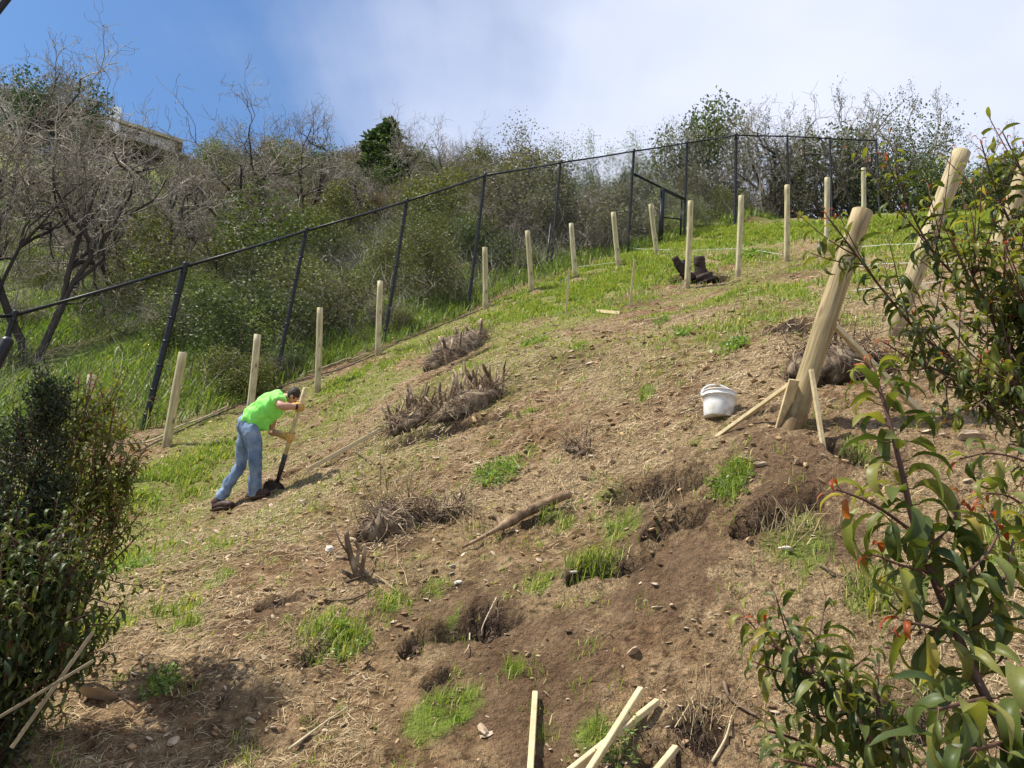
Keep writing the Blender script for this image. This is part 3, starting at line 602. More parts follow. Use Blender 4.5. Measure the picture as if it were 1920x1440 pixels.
# ------------------------------------------------------------------ round wooden posts
def round_post(b, t, r, label, bury=.35, group='round wooden posts set in the hillside', knots=True):
    b, t = np.asarray(b, float), np.asarray(t, float); ax = unit(t-b); L_ = np.linalg.norm(t-b); k = 20; nseg = max(8, int(L_/.09))
    g = Geo(); ph_ = rng.random()*6; bowx, bowy = rng.normal(0, .006, 2)
    u = np.linspace(-bury, L_, nseg); pts = np.stack([bowx*np.sin(u/L_*PI), bowy*np.sin(u/L_*PI), u], -1)
    rad = r*(1.03-.06*(u/L_))*(1+.012*np.sin(u*9+ph_))
    pts = np.r_[pts, [[0, 0, L_+r*.05]]]; rad = np.r_[rad, r*.9]
    tube(g, pts, rad, k, cap=False)
    me = g.mesh('round_post', M['post'])
    co = np.empty(len(me.vertices)*3, np.float32); me.vertices.foreach_get('co', co); co = co.reshape(-1, 3)
    an = np.arctan2(co[:, 1], co[:, 0]); co[:, :2] *= (1+.012*fbm(np.cos(an)*2+ph_*9, co[:, 2]*3+np.sin(an)*2, .8, 2))[:, None]
    me.vertices.foreach_set('co', co.ravel()); me.update()
    o = link('wooden_post', me); o.location = b; o.rotation_euler = Vector(ax).to_track_quat('Z', 'Y').to_euler()
    tag(o, label, 'post', group)
    g2 = Geo(); rr = r*.9; th = np.arange(k)*2*PI/k
    V = np.r_[np.c_[np.cos(th)*rr, np.sin(th)*rr, np.zeros(k)], np.c_[np.cos(th)*rr*.5, np.sin(th)*rr*.5, np.full(k, -.0015)], [[0, 0, -.001]]]
    j = np.arange(k); g2.add(V, [np.stack([j, (j+1) % k, k+(j+1) % k, k+j], -1), np.stack([k+j, k+(j+1) % k, np.full(k, 2*k)], -1)])
    e = link('cut_end', g2.mesh('cut_end', M['end']), o); e.location = (0, 0, L_+r*.05+.0005)
    return o
def dpt(q): return float(np.asarray(q)@FW)
WP = [(312,838,343,661,8,'wooden post standing downhill of the man, lowest of the row along the fence'),
 (468,775,483,627,6.6,'wooden post rising behind the back of the man in the green shirt'),
 (595,735,600,577,5.8,'wooden post just uphill of the top of the shovel handle'),
 (709,665,713,527,5.4,'pale wooden post in front of the fence, uphill beside a black fence post'),
 (910,580,909,464,5,'wooden post above the uppermost grey root stump, near a leaning black fence post'),
 (997,545,989,433,4.9,'left-leaning wooden post in the row between two black fence posts'),
 (1079,520,1071,419,4.6,'wooden post directly behind the shorter of two thin garden stakes'),
 (1160,498,1150,398,4.6,'wooden post in the green grass, with the small stake leaning below it'),
 (1232,478,1220,383,4.4,'wooden post tilting left in front of the narrow black gate'),
 (1288,541,1295,377,5.4,'tall wooden post beside the black burnt stump'),
 (1384,517,1390,367,5.2,'tall wooden post right of the burnt stump and below the fence corner'),
 (1475,490,1476,347,5,'slim tall wooden post on the bare soil at the crest'),
 (1551,470,1551,333,4.8,'tall wooden post behind the tip of a red-leaved branch'),
 (1620,445,1619,315,4.2,'farthest thin wooden post, seen above the sawn top of the big leaning post'),
 (150,905,172,703,7.6,'wooden post half hidden behind the leafy shrub on the left')]
for i, (bx, by, tx, ty, rpx, lab) in enumerate(WP):
    b = hit(bx, by); d = dpt(b); t = P(tx, ty, d); print('post', i, round(d, 1), 'h', round(np.linalg.norm(t-b), 2), 'dia', round(2*rpx*d/FPX, 3))
    round_post(b, t, rpx*d/FPX, lab)
BP = [(1487,797,1617,396,19.5,4.55,'thick olive-brown wooden post braced by laths, leaning right in the middle of the slope'),
 (1672,625,1803,285,16.5,5.9,'thick pale wooden post leaning right, its top against the sky behind leaves'),
 (1865,480,1935,285,15.5,6.8,'thick wooden post at the right edge, mostly hidden by leafy branches')]
bigs = []
for bx, by, tx, ty, rpx, d, lab in BP:
    b = hit(bx, by); d = dpt(b); print('big', round(d, 2)); t = P(tx, ty, d*1.0+.1); o_ = round_post(b, t, rpx*d/FPX, lab, .4); bigs.append((b, t))
    o_.material_slots[0].link = 'OBJECT'; o_.material_slots[0].material = M['postbrown' if rpx > 18 else 'posttan']

# ------------------------------------------------------------------ laths and stakes
def lath(a, b, wx, wy, label, cat='stake', name='wooden_stake', side=None, group='pale pine laths and stakes', lift=0, point=False):
    a = np.asarray(a, float)+[0, 0, lift]; b = np.asarray(b, float)+[0, 0, lift]; g = Geo(); beam(g, [0, 0, 0], b-a, wx, wy, side)
    o = link(name, g.mesh(name, M['stake'], smooth=False)); o.location = a; return tag(o, label, cat, group)
def up_from(px, py, tx, ty, w, lab, bury=.15, dd=0, **k):
    b = hit(px, py); t = P(tx, ty, dpt(b)+dd); ax = unit(t-b); return lath(b-ax*bury, t, w, w*.55, lab, **k)
up_from(1061,597,1067,503,.035,'thin upright garden stake in the grass, left one of two below the post row', side=(1, 0, 0))
up_from(1181,574,1190,486,.035,'thin upright garden stake on the bare soil, right one of two below the post row', side=(1, 0, 0))
up_from(1268,545,1288,522,.035,'short lath leaning against the foot of the tall post by the burnt stump', .1, 0, side=(1, 0, 0))
a, b = hit(572, 898), hit(712, 824); lath(a+[0, 0, .09], b+[0, 0, .11], .04, .025, 'long lath lying on the slope to the right of the man and his hole', side=(0, 0, 1))
a, b = hit(1118, 586), hit(1162, 590); lath(a+[0, 0, .03], b+[0, 0, .03], .05, .02, 'short yellowish lath lying flat in grass below the two thin garden stakes')
b0, t0 = bigs[0]; ax0 = unit(t0-b0); d0 = dpt(b0)
def on0(px, py, dd=0): return P(px, py, d0+dd)
a = hit(1341, 813); lath(a-[0, 0, .03], on0(1490, 714, -.02), .026, .026, 'square lath propped between the soil and the left side of the thick leaning post', side=(0, 0, 1))
a = hit(1544, 828); lath(a-[0, 0, .05], on0(1521, 693, -.09), .026, .026, 'short upright lath propped in front of the right side of the thick leaning post', side=(1, 0, 0))
c = hit(1735, 782); lath(on0(1567, 612, .02), c, .036, .036, 'long lath bracing the thick leaning post from the upper right side', side=(0, 0, 1))
a = hit(1466, 797); lath(a-ax0*.1, on0(1489, 712, -.06), .07, .02, 'flat board wedged upright against the foot of the thick leaning post', cat='board', name='wooden_board', side=(1, .3, 0))
c = hit(1835, 680); lath(P(1728, 534, dpt(c)+.2), c, .042, .03, 'bleached lath slanting down behind the leaves from the second leaning post', side=(0, 0, 1))
def lie(px0, py0, px1, py1, w, lab, l0=.03, l1=.03, side=(0, 0, 1), hh=None, ext=0):
    a, b = hit(px0, py0), hit(px1, py1); a = a+[0, 0, l0]; b = b+[0, 0, l1]; b = b+(b-a)*ext; return lath(a, b, w, hh or w, lab, side=side)
lie(1002, 1314, 990, 1500, .024, 'square lath standing up from the bottom edge, left of the crossed pair', .03, .05)
lie(1200, 1324, 1098, 1490, .025, 'square lath on top of the crossed pair at the bottom edge', .065, .065)
lie(1232, 1330, 1060, 1475, .025, 'lower lath of the crossed pair at the bottom edge', .03, .04)
lie(1266, 1424, 1225, 1475, .025, 'short lath end beside the small dark hole at the bottom edge', .04, .04)
q = hit(172, 1190, 2.); lath(P(174, 1186, 2.62), P(22, 1402, 2.45), .013, .01, 'long pale lath leaning through the lower leaves at the left, upper of two')
lath(P(176, 1238, 2.56), P(-30, 1362, 2.4), .01, .01, 'thin grey lath crossing the other one at the lower left', name='wooden_stake')

for o_ in [o for o in bpy.data.objects if 'lower left' in o.get('label', '') or 'lower leaves' in o.get('label', '')]:
    for sl_ in o_.material_slots: sl_.link = 'OBJECT'; sl_.material = M['shadelath']  # lath colour darkened to paint in the shade they lie in
# ------------------------------------------------------------------ pipe, twine, sticks
def ground_line(pxs, r, name, mat, lab, cat, lift=.01, k=6, d0=1.2, wig=.0, group=None):
    pts = np.array([hit(a, b, d0) for a, b in pxs]); pts = catmull(pts, 5)
    z = H(pts[:, 0], pts[:, 1]); pts[:, 2] = np.maximum(pts[:, 2], z)+lift+rng.normal(0, 1, len(pts))*wig; o = pts[0].copy()
    g = Geo(); tube(g, pts-o, r, k); ob = link(name, g.mesh(name, M[mat])); ob.location = o; return tag(ob, lab, cat, group)
ground_line([(255,852),(330,814),(430,770),(500,740),(560,716),(640,694),(700,669),(760,640),(830,611),(905,582),(980,553),(1050,531),(1120,513)], .012, 'irrigation_pipe', 'pipe', 'long black pipe lying along the foot of the chain-link fence', 'pipe', .03, 8)
ground_line([(262,842),(300,826),(335,806),(380,790),(425,768)], .012, 'dry_cane', 'canelight', 'pale dry cane lying beside the black pipe left of the man', 'cane', .06)
ground_line([(560,712),(610,694),(660,680),(690,668)], .012, 'dry_cane', 'canelight', 'pale dry cane lying behind the shovel toward the pale wooden post', 'cane', .07)
for pxs, lab in (([(1165,470),(1215,474),(1262,476)], 'white guide string running behind the post in front of the gate'), ([(1085,507),(1120,503),(1160,498)], 'white guide string in the grass between two posts below the fence'),
                 ([(1300,477),(1390,474),(1470,486)], 'white guide string crossing the grass behind the tall posts'), ([(1600,472),(1680,468),(1765,466)], 'white guide string in the grass behind the thick leaning post top'),
                 ([(1590,512),(1690,506),(1790,508)], 'white guide string halfway down the grass at the right'), ([(1600,560),(1680,552),(1760,545)], 'white guide string nearest to the thick pale leaning post')):
    ground_line(pxs, .004, 'guide_string', 'string', lab, 'string', .1, 4, group='white strings strung over the slope')
def stick(pts, r, lab, mat='twig', name='dry_stick', cat='stick', k=6):
    p = catmull([P(*q) if len(q) == 3 else hit(*q)+[0, 0, .02] for q in pts], 5); o = p[0].copy(); g = Geo()
    tube(g, p-o, np.linspace(r, r*.5, len(p)), k); ob = link(name, g.mesh(name, M[mat])); ob.location = o; return tag(ob, lab, cat)
stick([(575,1122),(620,1133),(665,1128),(705,1108)], .008, 'curved thin brown stick arched over the soil below the cut stems')
stick([(1357,1288),(1368,1318),(1400,1342),(1420,1352)], .008, 'dark bent stick on the soil left of the low leafy shrub')
stick([(1335,1440),(1360,1395),(1372,1352)], .006, 'pale straight stick on the soil at the foot of the low leafy shrub', 'canelight')
stick([(930,1128),(905,1180),(903,1200)], .004, 'thin pale bent root across the dark hole', 'canelight')
stick([(880,1195),(878,1220),(868,1235)], .004, 'fine light root hanging inside the dark hole', 'canelight')
stick([(705,1050),(690,1080),(640,1100)], .005, 'thin stick beside the cut stems on straw')
stick([(540,1415),(600,1370),(650,1335)], .006, 'long dry stalk along the lower edge of the shrub shadow', 'canelight')
stick([(665,850),(715,885),(722,940)], .006, 'dark arching bramble stem downhill of the long lath')
stick([(1105,790),(1095,825),(1090,860)], .006, 'thin dark upright twig in the middle of the slope')
stick([(1535,1065),(1570,1085),(1600,1092)], .006, 'short brown stick lying on bare soil left of the sumac leaves')

# ------------------------------------------------------------------ log
pts = [hit(1068, 942), hit(1030, 958), hit(985, 978), hit(945, 1000), hit(905, 1020), hit(865, 1038)]
pts = [p+np.array([0, 0, h]) for p, h in zip(pts, (.06, .065, .06, .055, .045, .035))]
p = catmull(pts, 6); o0 = p[0].copy(); n = len(p); rr = np.interp(np.linspace(0, 1, n), [0, .02, .45, .58, .66, 1], [.026, .03, .032, .035, .016, .007])*(1+.06*rng.normal(0, 1, n))
g = Geo(); tube(g, p-o0, rr, 14)
lg = link('fallen_log', g.mesh('fallen_log', M['log'])); lg.location = o0; tag(lg, 'bare brown log tapering into a thin root, lying across the middle of the slope', 'log')
g = Geo(); q0 = p[int(n*.62)]-o0; tube(g, catmull([q0, q0+[-.03, .05, .05], q0+[-.09, .05, .06]], 4), [.016]*8+[.01], 8); link('branch_stub', g.mesh('branch_stub', M['log']), lg)

# ------------------------------------------------------------------ stumps and root masses
def lump_mesh(name, size, mat, seed=0, sub=3, amp=.35, sc=3.0):
    import bmesh
    bm = bmesh.new(); bmesh.ops.create_icosphere(bm, subdivisions=sub, radius=1)
    me = bpy.data.meshes.new(name); bm.to_mesh(me); bm.free()
    co = np.empty(len(me.vertices)*3, np.float32); me.vertices.foreach_get('co', co); co = co.reshape(-1, 3)
    d = 1+amp*(fbm(co[:, 0]+seed*7.3+co[:, 2]*.7, co[:, 1]-co[:, 2]*1.1+seed, sc, 4)+.5*fbm(co[:, 2]*1.3+seed, co[:, 0]*.9, sc*2, 3))
    co = co*d[:, None]*np.asarray(size)[None]; me.vertices.foreach_set('co', co.ravel().astype(np.float32)); me.update()
    me.materials.append(M[mat]); me.polygons.foreach_set('use_smooth', np.ones(len(me.polygons), bool)); return me
def stump(px, py, size, nst, hst, nroot, lab, mat='dirtwood', rst=.022, seed=1, name='tree_stump', cat='stump', px2=None, lean=.35, rl=1.0):
    b = hit(px, py); q = hit(*px2) if px2 else b+[size[0], 0, 0]; ax = unit((q-b)*[1, 1, 1]); half = np.linalg.norm(q-b)/2 if px2 else size[0]
    c = (b+q)/2 if px2 else b; sd_ = unit(np.cross(ax, [0, 0, 1]))
    root = empty(name, c, lab, cat)
    me = lump_mesh('root_crown', (half, size[1], size[2]), mat, seed); o = link('root_crown', me, root)
    R = Matrix((ax, -sd_, unit(np.cross(ax, -sd_)))).transposed(); o.rotation_euler = R.to_euler(); o.location = (0, 0, -.02)
    r2 = np.random.default_rng(seed+50)
    for i in range(nst):
        u = r2.uniform(-.9, .9)*half; v = r2.uniform(-.6, .6)*size[1]
        p0 = c+ax*u+sd_*v; p0[2] = max(H(p0[0], p0[1]), p0[2]-.05)
        dr = unit(np.array([r2.normal(-.1, lean), r2.normal(-.25, lean), 1])); L_ = hst*r2.uniform(.35, 1.25); r_ = rst*r2.uniform(.3, .95)
        g = Geo(); pp_ = np.array([p0-dr*.06, p0+dr*L_*.4, p0+dr*L_*.75+r2.normal(0, .008, 3), p0+dr*L_])-c
        tube(g, pp_, [r_*1.35, r_, r_*.9, r_*.8], 8, twist=r2.random()*3, ab=(1, r2.uniform(.6, 1)), c=r2.random())
        link('cut_stem', g.mesh('cut_stem', M[mat]), root)
    g = Geo()
    for i in range(nroot):
        a_ = r2.uniform(0, 2*PI); u = r2.uniform(-1, 1)*half; p0 = ax*u+sd_*r2.uniform(-.8, .8)*size[1]+[0, 0, size[2]*r2.uniform(.1, .9)]
        L_ = r2.uniform(.06, .22)*rl; d1 = np.array([math.cos(a_), math.sin(a_), r2.normal(0, .6)])
        pp_ = [p0, p0+d1*L_*.4+r2.normal(0, .02, 3)+[0, 0, .01], p0+d1*L_+np.array([0, 0, -.05])*r2.random()+r2.normal(0, .03, 3)]
        r_ = r2.uniform(.002, .006); tube(g, catmull(pp_, 3), np.linspace(r_, r_*.4, 7), 4, c=r2.random())
    if nroot: link('roots', g.mesh('roots', M[mat]), root, kind='stuff')
    return root
stump(812, 695, (.3, .3, .3), 34, .34, 650, 'grey mass of broken roots, uppermost on the slope near the fence', px2=(903, 640), seed=2, rst=.035, rl=1.6)
stump(728, 818, (.3, .24, .15), 34, .32, 560, 'cut brown stump cluster just uphill of the end of the long lying lath', px2=(810, 775), seed=3, rst=.022, rl=1.3)
stump(818, 798, (.3, .28, .17), 44, .34, 640, 'wide cluster of jagged cut stems in the middle of the upper slope', px2=(930, 735), seed=4, rst=.024, rl=1.3)
stump(700, 1012, (.2, .17, .2), 20, .22, 420, 'weathered hollow stump with a dark cavity, left of the log', px2=(765, 985), seed=5, rst=.02)
stump(775, 985, (.2, .12, .04), 26, .15, 420, 'low tangle of dry stalks and roots between the hollow stump and the log', px2=(870, 960), seed=6, rst=.007, name='root_tangle', cat='roots')
stump(1485, 700, (.3, .24, .2), 12, .14, 460, 'pale root mass in a pit behind the thick leaning post', px2=(1625, 680), seed=7, rst=.02, rl=1.3)
stump(1060, 835, (.14, .07, .03), 9, .08, 120, 'small patch of dead stems below the middle of the slope', px2=(1110, 850), seed=8, rst=.006, name='root_tangle', cat='roots')
r_ = stump(1322, 526, (.24, .2, .08), 0, .2, 20, 'black burnt stump with a flat sawn top beside the tall post', 'darkstump', seed=9)
bs = np.array(r_.location)
def burnt(pts, rad, nm='sawn_trunk'):
    g = Geo(); p = catmull(pts, 5); n = len(p); tube(g, p, np.interp(np.linspace(0, 1, n), np.linspace(0, 1, len(rad)), rad)*(1+.1*rng.normal(0, 1, n)), 14); link(nm, g.mesh(nm, M['darkstump']), r_)
k_ = dpt(bs)/FPX
def bp(a, b): return P(a, b, dpt(bs))-bs
burnt([bp(1322, 530), bp(1315, 512), bp(1312, 498), bp(1311, 481)], [.27, .15, .105, .11])
burnt([bp(1296, 526), bp(1284, 512), bp(1274, 500), bp(1265, 482)], [.13, .1, .08, .07])
burnt([bp(1284, 514), bp(1282, 500), bp(1281, 488)], [.1, .08, .06])
# cut stems standing on their own beside the hollow stump
sn = empty('cut_stems', hit(665, 1075), 'dark sawn stems standing in straw, left of the hollow stump', 'stump')
sb = hit(672, 1085); sd0 = dpt(sb)
for pts, r in (([(672,1088),(660,1050),(652,1020),(649,996)], .018), ([(668,1060),(672,1030),(664,1010)], .01), ([(655,1042),(635,1010),(625,980)], .005), ([(670,1088),(655,1078),(640,1070)], .014), ([(672,1090),(680,1060),(684,1030),(682,1020)], .012), ([(690,1080),(665,1052),(630,1045)], .012)):
    g = Geo(); tube(g, catmull([P(a, b, sd0-.0)-np.array(sn.location) for a, b in pts], 3), np.linspace(r*1.2, r*.8, 3*(len(pts)-1)+1), 8); link('stem', g.mesh('stem', M['dirtwood']), sn)
# upright dead stalks (stuff)
g = Geo()
for px, py, s, nn_ in ((700,960,60,60),(820,930,90,90),(900,1000,60,40),(640,900,60,30),(1080,820,60,50),(880,760,60,40),(1050,910,60,30),(600,960,50,20),(1480,1000,60,50),(1620,1110,40,40),(1250,960,60,30),(760,1090,60,30),(580,1210,40,20),(1330,1350,60,40)):
    for i in range(nn_):
        a = hit(px+rng.normal(0, s*.6), py+rng.normal(0, s*.3)); L_ = rng.uniform(.04, .17); d = np.array([rng.normal(0, .45), rng.normal(0, .45), 1]); tube(g, [a-[0, 0, .01], a+d*L_*.5, a+d*L_+rng.normal(0, .02, 3)], [.003, .002, .0012], 3, cap=False, c=rng.random())
link('dead_stalks', g.mesh('dead_stalks', M['straw']), kind='stuff', label='dead upright stalks and stubble')

# ------------------------------------------------------------------ stones that stand out
ROCKS = [(1400,862,.065,'rock','broad pale flat stone lying above the bright weed clump'),(1425,872,.045,'rock','angular stone at the right of the broad pale one'),(1096,897,.055,'rock','pale flat stone on bare soil above the end of the log'),
 (618,1029,.05,'whiterock','white flat chip of stone left of the cut stems'),(1825,822,.075,'rock','large pale stone on the slope behind the sumac branches'),(905,1368,.04,'rock','pale stone near the bottom, left of the single lath'),
 (192,1312,.085,'rock','large flat pale slab at the edge of the left shrub shadow'),(1338,1313,.035,'rock','small rounded stone beside the dark bent stick'),(1318,1326,.03,'rock','dark-sided small stone just below the bent stick'),
 (900,1003,.035,'rock','rounded grey stone above the thin end of the log'),(1188,1222,.04,'rock','flat tan stone on the bare soil below the grass bank'),(1232,1140,.03,'rock','upright tan stone in the bare soil gully'),(1260,1136,.025,'rock','small stone with a dark shadow in the bare gully'),
 (1470,1030,.045,'whiterock','white broken stone below the long grassy bank'),(568,942,.035,'whiterock','smooth white stone on the grass right of the man'),(553,952,.025,'rock','small tan stone below the smooth white one'),(1075,1073,.025,'whiterock','white torn fragment at the left of the round grass tuft'),
 (860,1092,.03,'whiterock','bright white stone lying below the root end of the log'),(848,1062,.028,'whiterock','group of white pebbles touching the root end of the log'),(1245,848,.03,'rock','isolated pale pebble on soil below the bucket'),(912,1378,.03,'rock','stone lower right of the pale stone near the bottom'),
 (1010,1050,.03,'rock','stone on the soil left of the round grass tuft'),(325,1390,.03,'rock','small pale stone below the shrub shadow'),(1150,868,.035,'rock','thin flat stone high on the bare soil'),(1495,868,.03,'rock','small stone on the dug earth below the upright lath'),
 (1545,855,.025,'rock','tiny stone right of the foot of the upright lath'),(470,1352,.03,'rock','reddish stone at the right border of the shrub shadow')]
for i, (px, py, s, mt, lab) in enumerate(ROCKS):
    q = hit(px, py); me = lump_mesh('stone', (s, s*rng.uniform(.5, .8), s*rng.uniform(.22, .4)), mt, 20+i, 2, .55, 1.3); me.polygons.foreach_set('use_smooth', np.zeros(len(me.polygons), bool)); sz_ = .35 if 'slab' in lab else 1
    o = link('stone', me); o.location = q+[0, 0, s*.04]; o.rotation_euler = (rng.normal(.3, .2), rng.normal(-.25, .15), rng.random()*6); o.scale = (1.2, 1.2, sz_) if sz_ < 1 else (1, 1, 1); tag(o, lab, 'stone', 'loose stones on the slope')

# ------------------------------------------------------------------ bucket
def bucket():
    m, nt, b = nmat('white bucket plastic', .38); co = obj_co(nt)
    sm = ramp(nt, noise(nt, co, 9, 6, .65), [(.4, (.78, .77, .74)), (.52, (.66, .62, .55)), (.66, (.36, .27, .18))])
    sp = nt.nodes.new('ShaderNodeSeparateXYZ'); nt.links.new(co, sp.inputs[0]); lo = node(nt, 'ShaderNodeMapRange', {0: sp.outputs[2], 1: .0, 2: .2, 3: .95, 4: .3}).outputs[0]
    nt.links.new(mixc(nt, lo, (.8, .8, .78), sm), b.inputs['Base Color'])
    q = hit(1347, 784); d = dpt(q); s = 34*d/FPX; r = s*.9; h = 50*d/FPX; print('bucket r', r, 'h', h, d)
    root = empty('bucket', q, 'white plastic bucket with a raised handle, standing on the bare slope', 'bucket')
    R_ = Matrix.Rotation(-.05, 4, 'Y'); root.rotation_euler = (-.03, .03, 0)
    prof = [(0, 0), (r*.86, 0), (r*.885, .004), (r*.93, h*.5), (r*.975, h*.8), (r*1.02, h*.8), (r*1.02, h*.83), (r*.98, h*.835), (r*.985, h*.96), (r*1.04, h*.965), (r*1.045, h*.995), (r*1.0, h), (r*.97, h*.995), (r*.93, h*.5), (r*.87, .012), (0, .012)]
    k = 40; th = np.arange(k)*2*PI/k; V = np.array([[a*math.cos(t), a*math.sin(t), z] for a, z in prof for t in th]); n = len(prof); i = np.arange(n-1)[:, None]*k; j = np.arange(k)[None]
    g = Geo(); g.add(V, [np.stack([i+j, i+(j+1) % k, i+k+(j+1) % k, i+k+j], -1).reshape(-1, 4)])
    link('pail', g.mesh('pail', m), root)
    hs_ = []
    for t in np.linspace(0, PI, 17):
        x = -math.cos(t)*r*1.07; zz = h*.86+math.sin(t)*r*.95; yy = math.sin(t)*.35*r; hs_.append([x*(1-.0*t), yy+.02, zz+.0*x])
    hs_ = np.array(hs_); hs_[:, 2] += -(hs_[:, 0]+r)*.0
    g = Geo(); tube(g, hs_, .0065, 8); link('handle', g.mesh('handle', m), root)
    for sx in (-1, 1):
        g = Geo(); tube(g, [[sx*r*.96, .02, h*.86], [sx*r*1.1, .02, h*.86]], .014, 10); link('handle_boss', g.mesh('handle_boss', m), root)
bucket()

# ------------------------------------------------------------------ the man
def remeshed(name, g, vox, mats, noise_amp=0, nsc=12, smooth=4, off=None, seed=0):
    me = g.mesh(name+'_src', mats, off=off); o = bpy.data.objects.new('tmp', me); col.objects.link(o)
    r = o.modifiers.new('r', 'REMESH'); r.mode = 'VOXEL'; r.voxel_size = vox; r.use_smooth_shade = True
    s = o.modifiers.new('s', 'SMOOTH'); s.factor = .5; s.iterations = smooth
    dg = bpy.context.evaluated_depsgraph_get(); m2 = bpy.data.meshes.new_from_object(o.evaluated_get(dg)); m2.name = name
    bpy.data.objects.remove(o); bpy.data.meshes.remove(me)
    if noise_amp:
        n = len(m2.vertices); co = np.empty(n*3, np.float32); m2.vertices.foreach_get('co', co); co = co.reshape(-1, 3); no = np.empty(n*3, np.float32); m2.vertices.foreach_get('normal', no); no = no.reshape(-1, 3)
        d = fbm(co[:, 0]*1.6+co[:, 2]*.6+seed, co[:, 2]*.9+co[:, 1]*1.3, nsc, 3, seed); d = np.abs(d)*-2+.4
        co += no*(d*noise_amp)[:, None]; m2.vertices.foreach_set('co', co.ravel()); m2.update()
    if not m2.materials:
        for q in (mats if isinstance(mats, list) else [mats]): m2.materials.append(q)
    return m2
def denim():
    m, nt, b = nmat('faded blue denim', .85); co = obj_co(nt); n = noise(nt, co, 7, 5, .6); n2_ = noise(nt, co, 120, 2)
    c = ramp(nt, n, [(.3, (.075, .12, .2)), (.5, (.15, .215, .32)), (.7, (.27, .34, .44))]); c = mixc(nt, .3, c, ramp(nt, n2_, [(.3, (.7, .7, .75)), (.7, (1.2, 1.2, 1.2))]), 'MULTIPLY')
    nt.links.new(c, b.inputs['Base Color']); bump(nt, b, noise(nt, co, 16, 5), .012); return m
M['denim'] = denim()
def fab(name, c, rough=.8, sc=14, bd=.008):
    m, nt, b = nmat(name, rough); co = obj_co(nt); n = noise(nt, co, sc, 4); c = np.array(c)
    nt.links.new(ramp(nt, n, [(.3, tuple(c*.85)), (.7, tuple(np.minimum(c*1.1, .95)))]), b.inputs['Base Color']); bump(nt, b, n, bd); return m
M['shirt'] = fab('neon green cotton', (.3, .93, .16)); M['skin'] = fab('skin', (.46, .25, .16), .5, 20, .002); M['skin'].node_tree.nodes['Principled BSDF'].inputs['Subsurface Weight'].default_value = .0
M['hair'] = fab('dark brown hair', (.03, .02, .014), .6, 60, .01); M['glove'] = fab('yellow leather glove', (.55, .34, .1), .7, 30); M['shoe'] = fab('dark brown boot leather', (.06, .03, .022), .6, 30)
M['sole'] = fab('boot sole', (.09, .06, .045), .8); M['belt'] = fab('belt', (.03, .02, .015), .5); M['steel'] = simple('worn black shovel steel', [(.3, (.02, .018, .016)), (.7, (.07, .055, .045))], 18, .45, .001)
